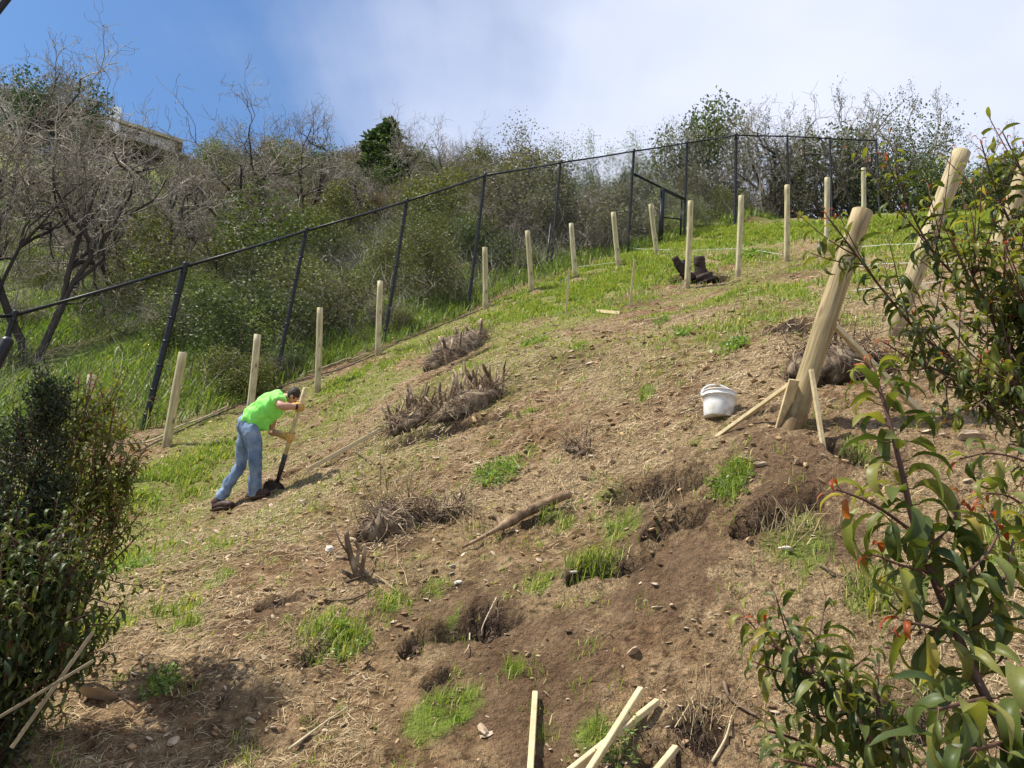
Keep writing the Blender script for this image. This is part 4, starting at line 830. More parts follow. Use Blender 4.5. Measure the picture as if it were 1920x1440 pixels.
def man():
    foot = hit(476, 938); D = dpt(foot); print('man depth', D)
    def Q(px, py, dd=0): return P(px, py, D+dd)
    root = empty('person', foot, 'man in a neon green shirt and blue jeans bent over digging with a shovel', 'person'); O = np.array(foot)
    s = D/FPX    # metres per picture pixel at the man
    pel = Q(464, 803); sho = Q(522, 748); spine = [Q(466, 812), Q(470, 790, .0), Q(486, 774), Q(506, 757), Q(521, 746)]
    # depth: near side (right leg, right arm) is closer to the camera
    hipR, kneR, ankR = Q(472, 812, -.08), Q(478, 866, -.1), Q(477, 927, -.02)
    hipL, kneL, ankL = Q(461, 811, .08), Q(450, 872, .1), Q(414, 934, .06)
    def limb(g, pts, rad, ab=None, k=14): 
        p = catmull(pts, 5); n = len(p); tube(g, p, np.interp(np.linspace(0, 1, n), np.linspace(0, 1, len(rad)), rad), k, ab=ab)
    u = .0
    # jeans
    g = Geo()
    limb(g, [hipR+(pel-hipR)*.5+(spine[1]-spine[0])*.4, hipR, (hipR+kneR)/2+Q(2, 0)-Q(0, 0), kneR, (kneR+ankR)/2, ankR+(ankR-kneR)*.02], [18*s, 16.5*s, 14*s, 12*s, 12*s, 11.5*s])
    limb(g, [hipL+(pel-hipL)*.5+(spine[1]-spine[0])*.4, hipL, (hipL+kneL)/2, kneL, (kneL+ankL)/2, ankL+(ankL-kneL)*.04], [18*s, 16.5*s, 14*s, 12*s, 11.5*s, 11*s])
    limb(g, [Q(458, 812), Q(466, 795), Q(473, 788)], [15*s, 21*s, 19.5*s], ab=(1, 1.05))
    link('jeans', remeshed('jeans', g, .014, [M['denim']], .02, 8, 2, O, 3), root)
    # shirt: torso of elliptical rings, hanging a little at the belly, and two short sleeves
    g = Geo()
    limb(g, [Q(467, 797), Q(477, 784), Q(494, 770), Q(511, 758), Q(524, 748), Q(534, 741)], [22*s, 23*s, 24*s, 24*s, 18.5*s, 8*s], ab=(1.0, 1.0), k=18)
    limb(g, [Q(497, 806), Q(503, 790), Q(515, 770)], [5*s, 12*s, 16*s])
    limb(g, [Q(480, 800), Q(492, 792), Q(508, 775)], [11*s, 14*s, 15*s])
    shR = Q(519, 744, -.15); elR = Q(527, 761, -.27); haR = Q(563, 763, -.16)
    shL = Q(522, 752, .13); elL = Q(508, 806, .14); haL = Q(541, 823, .02)
    limb(g, [shR+(sho-shR)*.4, shR, shR+(elR-shR)*.62], [11*s, 13*s, 12.5*s])
    limb(g, [shL+(sho-shL)*.4, shL, shL+(elL-shL)*.45], [12*s, 12*s, 11*s])
    link('shirt', remeshed('shirt', g, .013, [M['shirt']], .024, 7, 2, O, 5), root)
    # body: one continuous skin surface (torso, neck, head, arms, legs)
    g = Geo()
    hd = Q(551, 744, -.02); tow = unit(Q(560, 752)-Q(548, 738))    # the face looks down the handle
    limb(g, spine, [14*s, 14*s, 17*s, 16*s, 12*s]); limb(g, [Q(522, 748), Q(535, 745, -.01), Q(545, 745, -.02)], [9*s, 7.5*s, 7*s])
    limb(g, [shR, elR, elR+(haR-elR)*.35, haR-(haR-elR)*.1], [8*s, 7.2*s, 7*s, 4.6*s]); limb(g, [shL, elL, elL+(haL-elL)*.35, haL-(haL-elL)*.1], [8*s, 6.8*s, 6.5*s, 4.6*s])
    for a, b, c in ((hipR, kneR, ankR), (hipL, kneL, ankL)): limb(g, [a, b, (b+c)/2, c], [10*s, 7*s, 7*s, 5*s])
    # head: skull, jaw, nose, brow, ear
    fx = unit(Q(565, 763, 0)-Q(549, 743, 0)); upx = unit(Q(552, 738)-Q(540, 752)); sdx = np.cross(fx, upx)
    def ell(c, r, rot=(fx, sdx, upx), mi=0):
        th = np.linspace(0, PI, 9); V = []; 
        p = np.array([[math.cos(t), 0, 0] for t in th]); 
        pp = c[None]+(np.cos(th)[:, None]*rot[2]*r[2]); tube(g, pp, np.maximum(.001, np.sin(th))*1.0, 12)
        V = g.V[-1]; ctr = c; 
        loc = np.stack([(V-ctr)@rot[0], (V-ctr)@rot[1], (V-ctr)@rot[2]], -1)
        rad = np.hypot(loc[:, 0], loc[:, 1]); sc = np.where(rad > 1e-6, 1, 0)
        loc[:, 0] *= r[0]; loc[:, 1] *= r[1]; g.V[-1] = ctr+loc@np.array(rot)
    ell(hd, (13.5*s, 11*s, 15*s)); ell(hd+fx*4*s-upx*6*s, (10*s, 8.5*s, 9*s)); ell(hd+fx*13.5*s-upx*2*s, (3*s, 2*s, 4*s)); ell(hd+fx*11*s+upx*3*s, (3*s, 7*s, 2*s))
    for sg in (-1, 1): ell(hd+sdx*sg*11*s-fx*1.5*s, (3.2*s, 1.6*s, 4.2*s))
    body = link('body', remeshed('body', g, .009, [M['skin']], 0, 1, 2, O), root)
    # hair and beard
    g = Geo(); ell(hd-fx*2.2*s+upx*2.2*s, (14*s, 12.2*s, 14.8*s)); me = remeshed('hair', g, .008, [M['hair']], .004, 40, 1, O); link('hair', me, root)
    g = Geo(); ell(hd+fx*5.5*s-upx*10*s, (8*s, 8.7*s, 6*s)); link('beard', remeshed('beard', g, .008, [M['hair']], .003, 40, 1, O), root)
    # belt
    g = Geo(); c0 = Q(470, 791); ax = unit(Q(486, 774)-Q(470, 792)); 
    # boots
    for a, b, hh in ((ankR+(ankR-kneR)*.03, Q(496, 939, -.1), 8*s), (ankL+(ankL-kneL)*.03, Q(432, 946, -.02), 8*s)):
        dr = b-a; dr[2] = 0; dr = unit(dr); g = Geo(); gz = float(H(a[0], a[1])); bz_ = float(H(a[0]+dr[0]*.15, a[1]+dr[1]*.15))
        heel = np.array([a[0]-dr[0]*.05, a[1]-dr[1]*.05, gz+.045]); toe = np.array([a[0]+dr[0]*.15, a[1]+dr[1]*.15, bz_+.045])
        limb(g, [a, heel+[0, 0, .03]], [.055, .055]); limb(g, [heel, (heel+toe)/2+[0, 0, .015], toe, toe+dr*.03-[0, 0, .01]], [.048, .048, .045, .03], ab=(.9, 1.05))
        bo = link('boot', remeshed('boot', g, .01, [M['shoe']], .002, 30, 2, O), root)
        g = Geo(); tube(g, np.array([heel-dr*.02-[0, 0, .028], (heel+toe)/2-[0, 0, .022], toe+dr*.02-[0, 0, .028]])-O, [.04, .046, .034], 12, ab=(.35, 1)); link('sole', g.mesh('sole', M['sole']), bo)
    # shovel
    top, bt = Q(572, 727, -.1), Q(528, 876, .02); ax = unit(bt-top)
    sv = empty('shovel', Q(519, 900, .02), 'long wooden-handled shovel held by the man, its blade in the hole', 'shovel'); SO = np.array(sv.location)
    g = Geo(); tube(g, np.array([top, top+(bt-top)*.5, bt])-SO, [.019, .021, .02], 12); link('handle', g.mesh('handle', M['stake']), sv)
    g = Geo(); end = bt+ax*.16; tube(g, np.array([bt-ax*.14, bt, end])-SO, [.024, .025, .018], 12); link('socket', g.mesh('socket', M['steel']), sv)
    tip = end+ax*.27; g = Geo(); sw = unit(np.cross(ax, FW)); nn_ = np.cross(ax, sw); ncol, nrow = 9, 10; V = []
    for lay in (0, .004):
        for i in range(nrow):
            v = i/(nrow-1); half = .11*math.sqrt(max(0, 1-max(0, (v-.45)/.56)**2))*(.35+.65*min(1, v*5+.3))
            for j in range(ncol):
                uu = j/(ncol-1)*2-1; V.append(end-ax*.01+ax*.28*v+sw*uu*half+nn_*(.03*uu*uu*(1-v*.6)+lay+.02*v))
    I = np.arange(2*nrow*ncol).reshape(2, nrow, ncol); F = np.concatenate([np.stack([I[l, :-1, :-1], I[l, :-1, 1:], I[l, 1:, 1:], I[l, 1:, :-1]], -1).reshape(-1, 4) for l in (0, 1)])
    g.add(np.array(V)-SO, [F]); link('blade', g.mesh('blade', M['steel']), sv)
    # gloves: palm, four curled fingers and a thumb around the handle
    for hc, el, ln, tt in ((haR, elR, 1, (top+(bt-top)*.235)), (haL, elL, -1, (top+(bt-top)*.62))):
        g = Geo(); wr = unit(hc-el); hx = ax; hn = unit(np.cross(hx, wr)); c = tt
        out = unit(-wr-hx*((-wr)@hx)); palm = c+out*.035
        limb(g, [hc-wr*.09, palm-hx*0+out*.01], [.036, .042], ab=(.8, 1.1)); 
        for q in range(4):
            off = hx*(q-1.5)*.023; L_ = (.9, 1.05, 1., .8)[q]
            pp_ = [palm+off+hn*.012]+[c+off+(out*math.cos(t)+hn*math.sin(t))*.036*L_ for t in np.linspace(.5, 3.6, 5)]
            limb(g, pp_, [.013, .0125, .012, .011, .0105, .009], k=8)
        limb(g, [palm-hx*.045, c-hx*.05-hn*.03, c-hx*.045-hn*.02-out*.03], [.015, .013, .011], k=8)
        link('glove', remeshed('glove', g, .006, [M['glove']], .002, 40, 1, O), root)
    # wristband and back pocket
    g = Geo(); wv = haR-(haR-elR)*.22; wd = unit(haR-elR); tube(g, np.array([wv-wd*.012, wv+wd*.012])-O, 5.6*s, 14); link('wristband', g.mesh('wristband', M['belt']), root)
man()
# ------------------------------------------------------------------ hillside houses
def house():
    A = P(131, 197, 80); zr = A[2]; d2 = zr/P(336, 263, 1.)[2]; B = P(336, 263, d2); print('house depth', d2)
    ax = unit(B-A); L_ = np.linalg.norm(B-A); outw = unit(np.array([ax[1], -ax[0], 0])); 
    if outw@A > 0: outw = -outw
    R = np.array([ax, -outw, [0, 0, 1]]).T     # local x along the front, y into the hill, z up
    k = 80/FPX
    cream = simple('cream stucco', [(.3, (.36, .33, .28)), (.7, (.46, .42, .36))], 2, .9, 0); roofm = simple('weathered shingle roof', [(.3, (.16, .13, .1)), (.7, (.3, .25, .19))], 4, .9, 0)
    fasc = simple('tan fascia', [(.3, (.32, .27, .18)), (.7, (.42, .36, .25))], 3, .8, 0); woodshade = simple('dark timber and deck shade', [(.3, (.02, .016, .012)), (.7, (.06, .045, .035))], 3, .8, 0); railm = simple('grey deck timber', [(.3, (.2, .17, .14)), (.7, (.3, .26, .22))], 3, .8, 0)
    gm, nt, b = nmat('dark window glass', .08); b.inputs['Base Color'].default_value = (.02, .025, .035, 1); white = simple('white painted brick', [(.3, (.74, .74, .72)), (.7, (.82, .82, .8))], 3, .8, 0)
    root = empty('house', A-[0, 0, 8], 'low hillside house with a long deck, cream fascia and white chimney on the ridge', 'house')
    def bx(name, x0, x1, y0, y1, z0, z1, mat, parent=root, off=None):
        g = Geo(); c = A+R@np.array([(x0+x1)/2, (y0+y1)/2, (z0+z1)/2])-np.array(root.location); box(g, c, (x1-x0, y1-y0, z1-z0), R); return link(name, g.mesh(name, mat, smooth=False), parent)
    dk = -1.55
    bx('wall', L_*.44, L_*.97, .05, 7, dk-.0, -.32, cream); bx('wall', .4, L_*.44, 2.6, 7, dk, -.4, woodshade)
    bx('roof', -.3, L_*.42, -.1, 7.6, -.26, 0.02, roofm); bx('roof', L_*.43, L_+.4, -.3, 7.6, -.28, 0.0, roofm)
    bx('fascia', L_*.43, L_+.42, -.36, -.303, -.34, .06, fasc); bx('fascia', -.3, L_*.42, -.16, -.103, -.3, .05, fasc)
    for i in range(4):
        x = L_*(.47+i*.045); w_ = bx('window', x, x+L_*.04, 0.01, .047, -1.2, -.55, woodshade); bx('pane', x+.05, x+L_*.04-.05, -.01, .007, -1.15, -.6, gm, w_)
    bx('deck', -.2, L_*.42, -1.2, 2.6, dk-.25, dk, railm); bx('deck', L_*.42+.003, L_+1.5, -.2, 2.6, dk-.25, dk, railm); bx('rail', -.2, L_*.42, -1.2, -1.12, dk+.72, dk+.8, railm); bx('rail', -.2, L_*.42, -1.19, -1.13, dk+.36, dk+.41, railm)
    for i in range(8): x = -.15+i*(L_*.42)/7.2; bx('rail_post', x, x+.09, -1.21, -1.11, dk, dk+.76, railm)
    for i in range(6): x = .1+i*(L_)/5.; bx('stilt', x, x+.25, -.9, -.65, dk-4.5, dk-.253, woodshade)
    bx('undercroft_shade', 0, L_, 2.0, 6.8, dk-5, dk-.253, woodshade)  # dark colour stands for the shade beneath the deck
    bx('porch_post', .1, .3, -.05, .15, dk, -.27, railm)
    ch = Geo(); p0 = A+R@np.array([L_*.385, .5, dk+.0])-np.array(root.location); tp = np.array([0, 0, 2.75])
    for (za, zb, wa, wb) in ((0, 1.2, 1.5, 1.35), (1.2, 3.3, 1.35, .8)):
        V = np.array([[sx*w_*.5, sy*w_*.4, z] for z, w_ in ((za, wa), (zb, wb)) for sx, sy in ((-1, -1), (1, -1), (1, 1), (-1, 1))])@R.T+p0
        ch.add(V, [[[0, 1, 5, 4], [1, 2, 6, 5], [2, 3, 7, 6], [3, 0, 4, 7], [4, 5, 6, 7]]])
    link('chimney', ch.mesh('chimney', white, smooth=False), root)
    # neighbour at the frame's left edge
    A2 = P(-40, 150, 95); r2 = empty('neighbour_house', A2-[0, 0, 6], 'pale flat-roofed house partly seen at the upper left edge', 'house')
    def b2(name, x0, x1, y0, y1, z0, z1, mat, parent=r2):
        g = Geo(); c = A2+R@np.array([(x0+x1)/2, (y0+y1)/2, (z0+z1)/2])-np.array(r2.location); box(g, c, (x1-x0, y1-y0, z1-z0), R); return link(name, g.mesh(name, mat, smooth=False), parent)
    b2('wall', -8, 7.0, 0, 7, -6, -.5, cream); b2('roof', -8.6, 7.6, -.7, 7.6, -.5, .2, simple('pale flat roof', [(.3, (.4, .42, .46)), (.7, (.5, .52, .56))], 3, .8, 0))
    for i in range(5): w_ = b2('window', .2+i*1.35, 1.3+i*1.35, -.05, -.003, -2.1, -.8, railm); b2('pane', .3+i*1.35, 1.2+i*1.35, -.08, -.053, -2.0, -.9, gm, w_)
house()

# ------------------------------------------------------------------ trees and brush
def grow_tree(seed, stems=1, lev=4, nch=(6, 6, 5, 4), gnarl=.25, trop=.05, spread=.9, r0=.035, L0=.6, lean=.3, ratio=.6, taper=.6):
    r = np.random.default_rng(seed); paths = []; tips = []
    def rec(p, d, L_, rad, l):
        n = 6 if l < 2 else 4; pts = [p]; ds = [d]
        for i in range(n):
            d = unit(d+r.normal(0, gnarl*(1+.25*l)*(.7 if l == 0 else 1), 3)+np.array([0, 0, trop])); p = p+d*L_/n; pts.append(p); ds.append(d)
        paths.append((np.array(pts), np.linspace(rad, rad*taper if l < lev else rad*.35, n+1), l))
        if l >= lev: tips.append((pts[-1], ds[-1])); tips.append((pts[-3], ds[-3])); return
        for c in range(nch[l]):
            u = r.uniform(.3 if l == 0 else .15, 1.0); i = min(n, int(u*n)+1); d0 = ds[i]
            q = unit(np.cross(d0, r.normal(0, 1, 3))); a = r.uniform(.45, 1.1)*spread
            rec(pts[i], unit(d0*math.cos(a)+q*math.sin(a)), L_*ratio*r.uniform(.7, 1.25), rad*(.62 if i < n else taper)*r.uniform(.65, .95), l+1)
    for s_ in range(stems):
        a = 2*PI*s_/max(1, stems)+r.uniform(0, 1.5); ln = lean*(1 if stems > 1 else .3)
        rec(np.array([math.cos(a), math.sin(a), 0])*r0*(.8 if stems > 1 else 0)-[0, 0, .03], unit([math.cos(a)*ln, math.sin(a)*ln, 1]), L0*r.uniform(.85, 1.15), r0*r.uniform(.8, 1), 0)
    zm = max(p[0][:, 2].max() for p in paths)
    return [(p/zm, rr/zm, l) for p, rr, l in paths], [(p/zm, d) for p, d in tips], r
def bark_mesh(paths, mat, minr=0):
    g = Geo(); r = np.random.default_rng(1)
    for p, rr, l in paths: tube(g, p, np.maximum(rr, minr), (9, 6, 4, 3, 3, 3)[l], cap=False, c=r.random(), mi=1 if l <= 1 else 0)
    return g
def leaf_cards(g, C, size, r, droop=0, asp=.5, spread=None, updir=.4):
    n = len(C); a = r.normal(0, 1, (n, 3)); a[:, 2] = a[:, 2]*.6-droop; a /= np.linalg.norm(a, axis=1)[:, None]
    b = r.normal(0, 1, (n, 3)); b[:, 2] += updir; b = np.cross(a, b); b /= np.maximum(1e-6, np.linalg.norm(b, axis=1))[:, None]
    s = (size*r.uniform(.6, 1.3, n))[:, None]; c = np.cross(a, b)*s*.12
    V = np.stack([C, C+a*s*.5+b*s*asp*.5+c, C+a*s, C+a*s*.5-b*s*asp*.5+c], 1).reshape(-1, 3)
    g.add(V, [np.arange(n)[:, None]*4+np.array([[0, 1, 2, 3]])], np.repeat(r.random(n), 4))
def tree_templates():
    T = {}
    for nm, k in (('bare_a', dict(seed=11, stems=3, lev=4, nch=(5, 6, 5, 5), gnarl=.25, lean=.22, r0=.016, spread=1.0)), ('bare_b', dict(seed=12, stems=5, lev=4, nch=(4, 5, 5, 4), gnarl=.3, lean=.75, r0=.017, spread=1.05)),
                  ('bare_c', dict(seed=15, stems=2, lev=4, nch=(6, 6, 5, 4), gnarl=.25, lean=.5, r0=.017, spread=.95)), ('twiggy', dict(seed=21, stems=9, lev=3, nch=(6, 6, 5), gnarl=.26, lean=.8, r0=.012, L0=.7, spread=.8))):
        p, t, r = grow_tree(**k); T[nm] = (p, t)
    return T
TT = tree_templates()
BARK = {k: bark_mesh(v[0], M['bark'], .0009).mesh('branches', [M['bark'], M['barkdark']]) for k, v in TT.items()}
def leaf_crown(name, seed, kind, n, size, mat, w=.5, lobes=9):
    """leaves gathered in uneven clumps; unit height"""
    r = np.random.default_rng(seed); g = Geo(); cs = []
    if kind == 'cone':
        m_ = n; z = 1-np.sqrt(r.random(m_)); a = r.random(m_)*2*PI; lay = .75+.25*np.cos(z*34+a*1.5); rad = w*(1-z)**.8*np.sqrt(r.random(m_))**.5*lay*(1+.25*np.cos(a*3+z*9))
        C = np.stack([np.cos(a)*rad, np.sin(a)*rad, .06+z*.94], -1)
    else:
        C = []
        for i in range(lobes):
            a = r.random()*2*PI; rr = w*math.sqrt(r.random())*.75; z = r.uniform(.2, .82)*(1-.35*rr/w) if kind != 'low' else r.uniform(.15, .7)
            lr = r.uniform(.14, .3)*(1.25 if kind == 'low' else 1); m_ = int(n/lobes*(lr/.22)**1.5); q = r.normal(0, 1, (m_, 3)); q /= np.linalg.norm(q, axis=1)[:, None]; q *= (r.random(m_)**.45)[:, None]*lr*np.array([1.1, 1.1, .85])
            q += np.array([math.cos(a)*rr, math.sin(a)*rr, z]); keep = (fbm(q[:, 0]*1.0+q[:, 2]*.8, q[:, 1]+q[:, 2]*.5, 9, 2, seed) > -.16); C.append(q[keep])
        C = np.concatenate(C); C = C[C[:, 2] > 0.01]; C[:, 2] = C[:, 2]/np.quantile(C[:, 2], .995)
    leaf_cards(g, C, size, r, .1, .55); return g
CROWN = {}
for i, (nm, kind, n, size, w_, lb) in enumerate((('bush_a', 'low', 7500, .04, .62, 10), ('bush_b', 'low', 7500, .036, .7, 14), ('bush_c', 'tall', 7500, .036, .5, 14), ('airy', 'tall', 8500, .021, .55, 24), ('cone', 'cone', 9000, .05, .3, 0), ('dense', 'low', 11000, .03, .6, 16))):
    CROWN[nm] = leaf_crown(nm, 31+i, kind, n, size, None, w_, lb).mesh('crown', M['sh_green'])
p_, t_, _ = grow_tree(seed=41, stems=4, lev=2, nch=(6, 5), gnarl=.16, lean=.55, r0=.025, L0=.75); SK = bark_mesh(p_, M['barkdark'], .003).mesh('trunk', [M['barkdark'], M['barkdark']])
p_, t_, _ = grow_tree(seed=43, stems=5, lev=3, nch=(5, 5, 4), gnarl=.2, lean=.5, r0=.016, L0=.8, ratio=.5); SPR = bark_mesh(p_, M['bark'], .0012).mesh('branches', [M['bark'], M['bark']])
gg = Geo(); r = np.random.default_rng(5); tp_ = np.array([q for q, d in t_]); sel = r.random(len(tp_)) < .45; tp_ = tp_[sel]; C_ = np.repeat(tp_, 5, 0)+r.normal(0, .012, (len(tp_)*5, 3)); leaf_cards(gg, C_, .016, r, .2, .4); SPL = gg.mesh('leaves', M['sh_pale'])
def inst(name, me, parent, mat=None):
    o = link(name, me, parent)
    if mat is not None:
        o.material_slots[0].link = 'OBJECT'; o.material_slots[0].material = M[mat]
    return o
def put(root, b, h, wscale=1., rz=None, tilt=0):
    root.location = [float(c) for c in b]; root.scale = (h*wscale, h*wscale, h); root.rotation_euler = (rng.normal(0, .04), tilt, rng.random()*6.28 if rz is None else rz)
def base_top(px, py, d, ty):
    q = P(px, py, d); b = gnd(q[0], q[1]); h = max(.5, float(np.interp(0, [0], [0]))+plumb(b, ty)); return b, h
def fit(o, me, b, ty, ws, rz, xr=.0015):
    """scale so that the highest point of the mesh, as seen in the photograph, is at row ty"""
    co = np.empty(len(me.vertices)*3, np.float32); me.vertices.foreach_get('co', co); co = co.reshape(-1, 3).astype(float); co = co[co[:, 2] > .45]; c_, s_ = math.cos(rz), math.sin(rz)
    co = np.stack([co[:, 0]*c_-co[:, 1]*s_, co[:, 0]*s_+co[:, 1]*c_, co[:, 2]], -1); lo, hi = .5, 30.
    for _ in range(26):
        m_ = (lo+hi)/2; q = proj(b+co*[m_*ws, m_*ws, m_]); y = np.quantile(q[:, 1], xr)
        if y > ty: lo = m_
        else: hi = m_
    o.location = [float(c) for c in b]; o.scale = (m_*ws, m_*ws, m_); o.rotation_euler = (0, 0, rz); return m_
def bare(px, py, d, ty, kind, label, ws=1., rz=None, name='bare_tree', mat=None):
    b, h = base_top(px, py, d, ty); rz = rng.random()*6.28 if rz is None else rz; o = empty(name, b, label, 'tree'); fit(o, BARK[kind], b, ty, ws, rz, .012); inst('branches', BARK[kind], o, mat); return o
def leafy(px, py, d, ty, crown, mat, label, ws=1., name='leafy_tree', cat='tree', sk=True, group=None, z0=0., rz=None):
    b, h = base_top(px, py, d, ty); rz = rng.random()*6.28 if rz is None else rz; o = empty(name, b, label, cat, group); fit(o, CROWN[crown], b, ty, ws, rz, .004 if crown == 'cone' else .03); inst('crown', CROWN[crown], o, 'sh_'+mat); 
    if sk: inst('trunk', SK, o).scale = (.8, .8, .72)
    return o
bare(72, 640, 17.5, 150, 'bare_a', 'large grey bare tree with a thick forked trunk at the left behind the fence', .55, .6)
bare(-60, 640, 17, 200, 'bare_c', 'bare tree cut off by the left edge of the frame, behind the fence', .55, 2.)
bare(10, 420, 36, 70, 'bare_c', 'thin bare treetop against the blue sky at the upper left corner', .8, 1.)
bare(250, 520, 23, 235, 'bare_b', 'gnarled bare tree with dark curving stems right of the large forked one', 1., .3)
bare(330, 490, 26, 262, 'bare_b', 'bare tree with several leaning stems below the right end of the house', .9, 2.2)
bare(470, 480, 27, 172, 'bare_c', 'bare tree with the tallest open crown against the sky, left of the pointed conifer', .95, 3.9)
bare(570, 450, 28, 205, 'bare_a', 'bare tree with an arching dark limb just left of the pointed conifer', .8, 4.4)
bare(670, 430, 30, 300, 'bare_b', 'pale twiggy bare tree in front of the pointed conifer', .9, 1.3)
bare(775, 400, 31, 214, 'bare_c', 'slender bare tree standing against the sky right of the pointed conifer', .75, 5.)
bare(870, 400, 31, 285, 'twiggy', 'small twiggy bare tree on the skyline above a leaning black fence post', .7, 1.)
bare(940, 520, 21, 370, 'bare_b', 'pale crooked dead tree just behind the fence, right of the tallest leaning black post', .9, 3.)
bare(1150, 490, 24, 330, 'bare_c', 'dark thin-stemmed leaning tree behind the fence left of the gate', .7, .8)
bare(1060, 500, 23, 350, 'bare_a', 'low dark tree with a bent trunk in the second bay left of the gate', .7, 2.5)
bare(1470, 410, 29, 205, 'bare_b', 'pale bare shrubby tree behind the level run of fence on the crest', .9, 1.)
bare(1560, 410, 27.5, 215, 'twiggy', 'spray of long bare whitish stems behind the tall posts at the crest', .9, 3.)
bare(140, 560, 24, 330, 'bare_a', 'bare tree with fine pale twigs between the two big left trees', .9, 5.)
bare(390, 560, 21, 400, 'twiggy', 'dry grey bush of bare stems among olive shrubs left of centre', 1.1, 2.)
def sparse(px, py, d, ty, label, ws, rz):
    b, h = base_top(px, py, d, ty); o = empty('sapling_tree', b, label, 'tree'); fit(o, SPR, b, ty, ws, rz); inst('branches', SPR, o); inst('leaves', SPL, o, 'sh_green')
sparse(1600, 410, 27, 158, 'tall thin tree with sparse small leaves rising highest left of the leafy dark tree', .6, 1.)
sparse(1445, 410, 28, 195, 'thin sparsely leaved tree right of the corner fence post', .6, 2.)
sparse(1720, 410, 26, 152, 'wispy thin-leaved tree sticking out above the leafy dark tree on the right', .55, 3.6)
sparse(1905, 400, 26, 225, 'sparse treetop at the right edge behind the red-tipped branches', .5, 4.)
leafy(702, 400, 38, 225, 'cone', 'conifer', 'pointed dark green conifer rising above the brush left of centre', 1.5, 'conifer_tree', sk=False)
leafy(90, 290, 60, 142, 'bush_c', 'conifer', 'dark green rounded tree beside the hillside house', .9)
leafy(40, 300, 60, 165, 'dense', 'conifer', 'dark green tree partly hiding the pale house at the upper left edge', .8)
leafy(965, 480, 28, 236, 'airy', 'grey', 'feathery grey-green tree with a ragged top, left of the gate against the sky', .85)
leafy(1030, 480, 29, 262, 'airy', 'olive', 'smaller feathery tree right next to the ragged grey-green one', .6)
leafy(1100, 470, 29, 256, 'airy', 'pale', 'silvery green tree behind the fence left of the gate', .6)
leafy(1175, 460, 30, 252, 'airy', 'pale', 'silvery green tree directly above the black post left of the gate', .6)
leafy(1295, 440, 34, 208, 'dense', 'green', 'broad dark grey-green tree with a rounded crown above the gate', .6)
leafy(1250, 440, 33, 232, 'airy', 'grey', 'dusky airy tree at the left flank of the broad rounded one', .4)
leafy(1350, 430, 32, 236, 'bush_b', 'grey', 'dusky tree at the right flank of the broad rounded one', .5)
leafy(1690, 400, 26, 196, 'airy', 'green', 'leafy dark green tree beyond the crest between the two thick leaning posts', .75)
leafy(1740, 400, 26, 240, 'airy', 'green', 'lower leafy tree at the right foot of the leafy dark green one', .6)
leafy(1480, 400, 28, 245, 'airy', 'olive', 'olive tree on the crest just right of the corner fence post', .7)
leafy(1570, 400, 27.5, 250, 'bush_c', 'green', 'dark rounded tree on the crest behind the level fence rail', .8)
leafy(1640, 400, 27, 240, 'airy', 'green', 'airy green tree at the left foot of the leafy dark green one', .6)
leafy(1800, 400, 24, 305, 'bush_b', 'green', 'dark green thicket at the crest just right of the second leaning post', 1.0)
leafy(1865, 400, 23, 295, 'dense', 'green', 'dark green thicket at the crest behind the rightmost leaning post', 1.0)
leafy(1950, 400, 23, 285, 'bush_a', 'green', 'dark green thicket cut by the right edge of the frame', 1.0)
leafy(870, 380, 40, 305, 'bush_c', 'olive', 'olive rounded tree on the skyline between conifer and feathery trees', .9)
leafy(800, 380, 40, 300, 'bush_b', 'green', 'green rounded tree on the skyline right of the conifer', .9)
leafy(415, 360, 44, 232, 'airy', 'grey', 'thin grey-green tree on the skyline right of the hillside house', .6)
leafy(400, 350, 44, 272, 'bush_a', 'lime', 'yellow-green bush catching the sun on the skyline right of the house', .7, 'sunlit_bush', 'bush')
leafy(500, 360, 42, 262, 'bush_c', 'olive', 'rounded olive tree behind the tallest open bare crown', .9)
# brush: individual bushes of four kinds covering the far slope
BAY = [(-999, 60, 'left of the first fence post'), (60, 320, 'behind the first fence bay'), (320, 560, 'behind the second fence bay'), (560, 745, 'behind the third fence bay'), (745, 905, 'behind the fourth fence bay'), (905, 1050, 'behind the fifth fence bay'),
       (1050, 1188, 'behind the bay left of the gate'), (1188, 1288, 'behind the gate'), (1288, 1385, 'between gate and corner post'), (1385, 1640, 'behind the crest fence'), (1640, 2600, 'behind the grass at the far right')]
COLW = {'olive': 'olive-green', 'brown': 'dry brown', 'green': 'dark green', 'grey': 'grey twiggy', 'pale': 'silvery green', 'lime': 'yellow-green'}
used = set()
def bush(px, d, h, kind, mat, ws):
    q = P(px, 420, d); b = gnd(q[0], q[1]); pq = proj(b); z = beyond(b[0], b[1])
    bay = next((t for a, c, t in BAY if a <= pq[0] < c), BAY[-1][2]); zone = 'close to the fence' if z < 3.5 else 'partway up the slope' if z < 11 else 'high up the slope' if z < 20 else 'near the skyline'
    form = {'bush_a': 'spreading', 'bush_b': 'dense', 'bush_c': 'upright', 'airy': 'airy', 'dense': 'leafy', 'twiggy': 'leafless'}[kind]; sz = 'tall' if h > 2 else 'low' if h < 1.3 else ''
    lab = next((t for t in (f'{COLW[mat]} bush {zone}, {bay}', f'{form} {COLW[mat]} bush {zone}, {bay}', f'{sz} {form} {COLW[mat]} bush {zone}, {bay}'.strip()) if t not in used), f'{sz} {form} {COLW[mat]} bush {zone}, {bay}'.strip()); used.add(lab); o = empty('bush', b, lab, 'bush', 'bushes covering the slope beyond the fence'); put(o, b-np.array([0, 0, .15]), h, ws)
    if kind == 'twiggy': inst('branches', BARK['twiggy'], o)
    else:
        inst('crown', CROWN[kind], o, 'sh_'+mat)
        if rng.random() < .45: inst('branches', BARK['twiggy'], o)
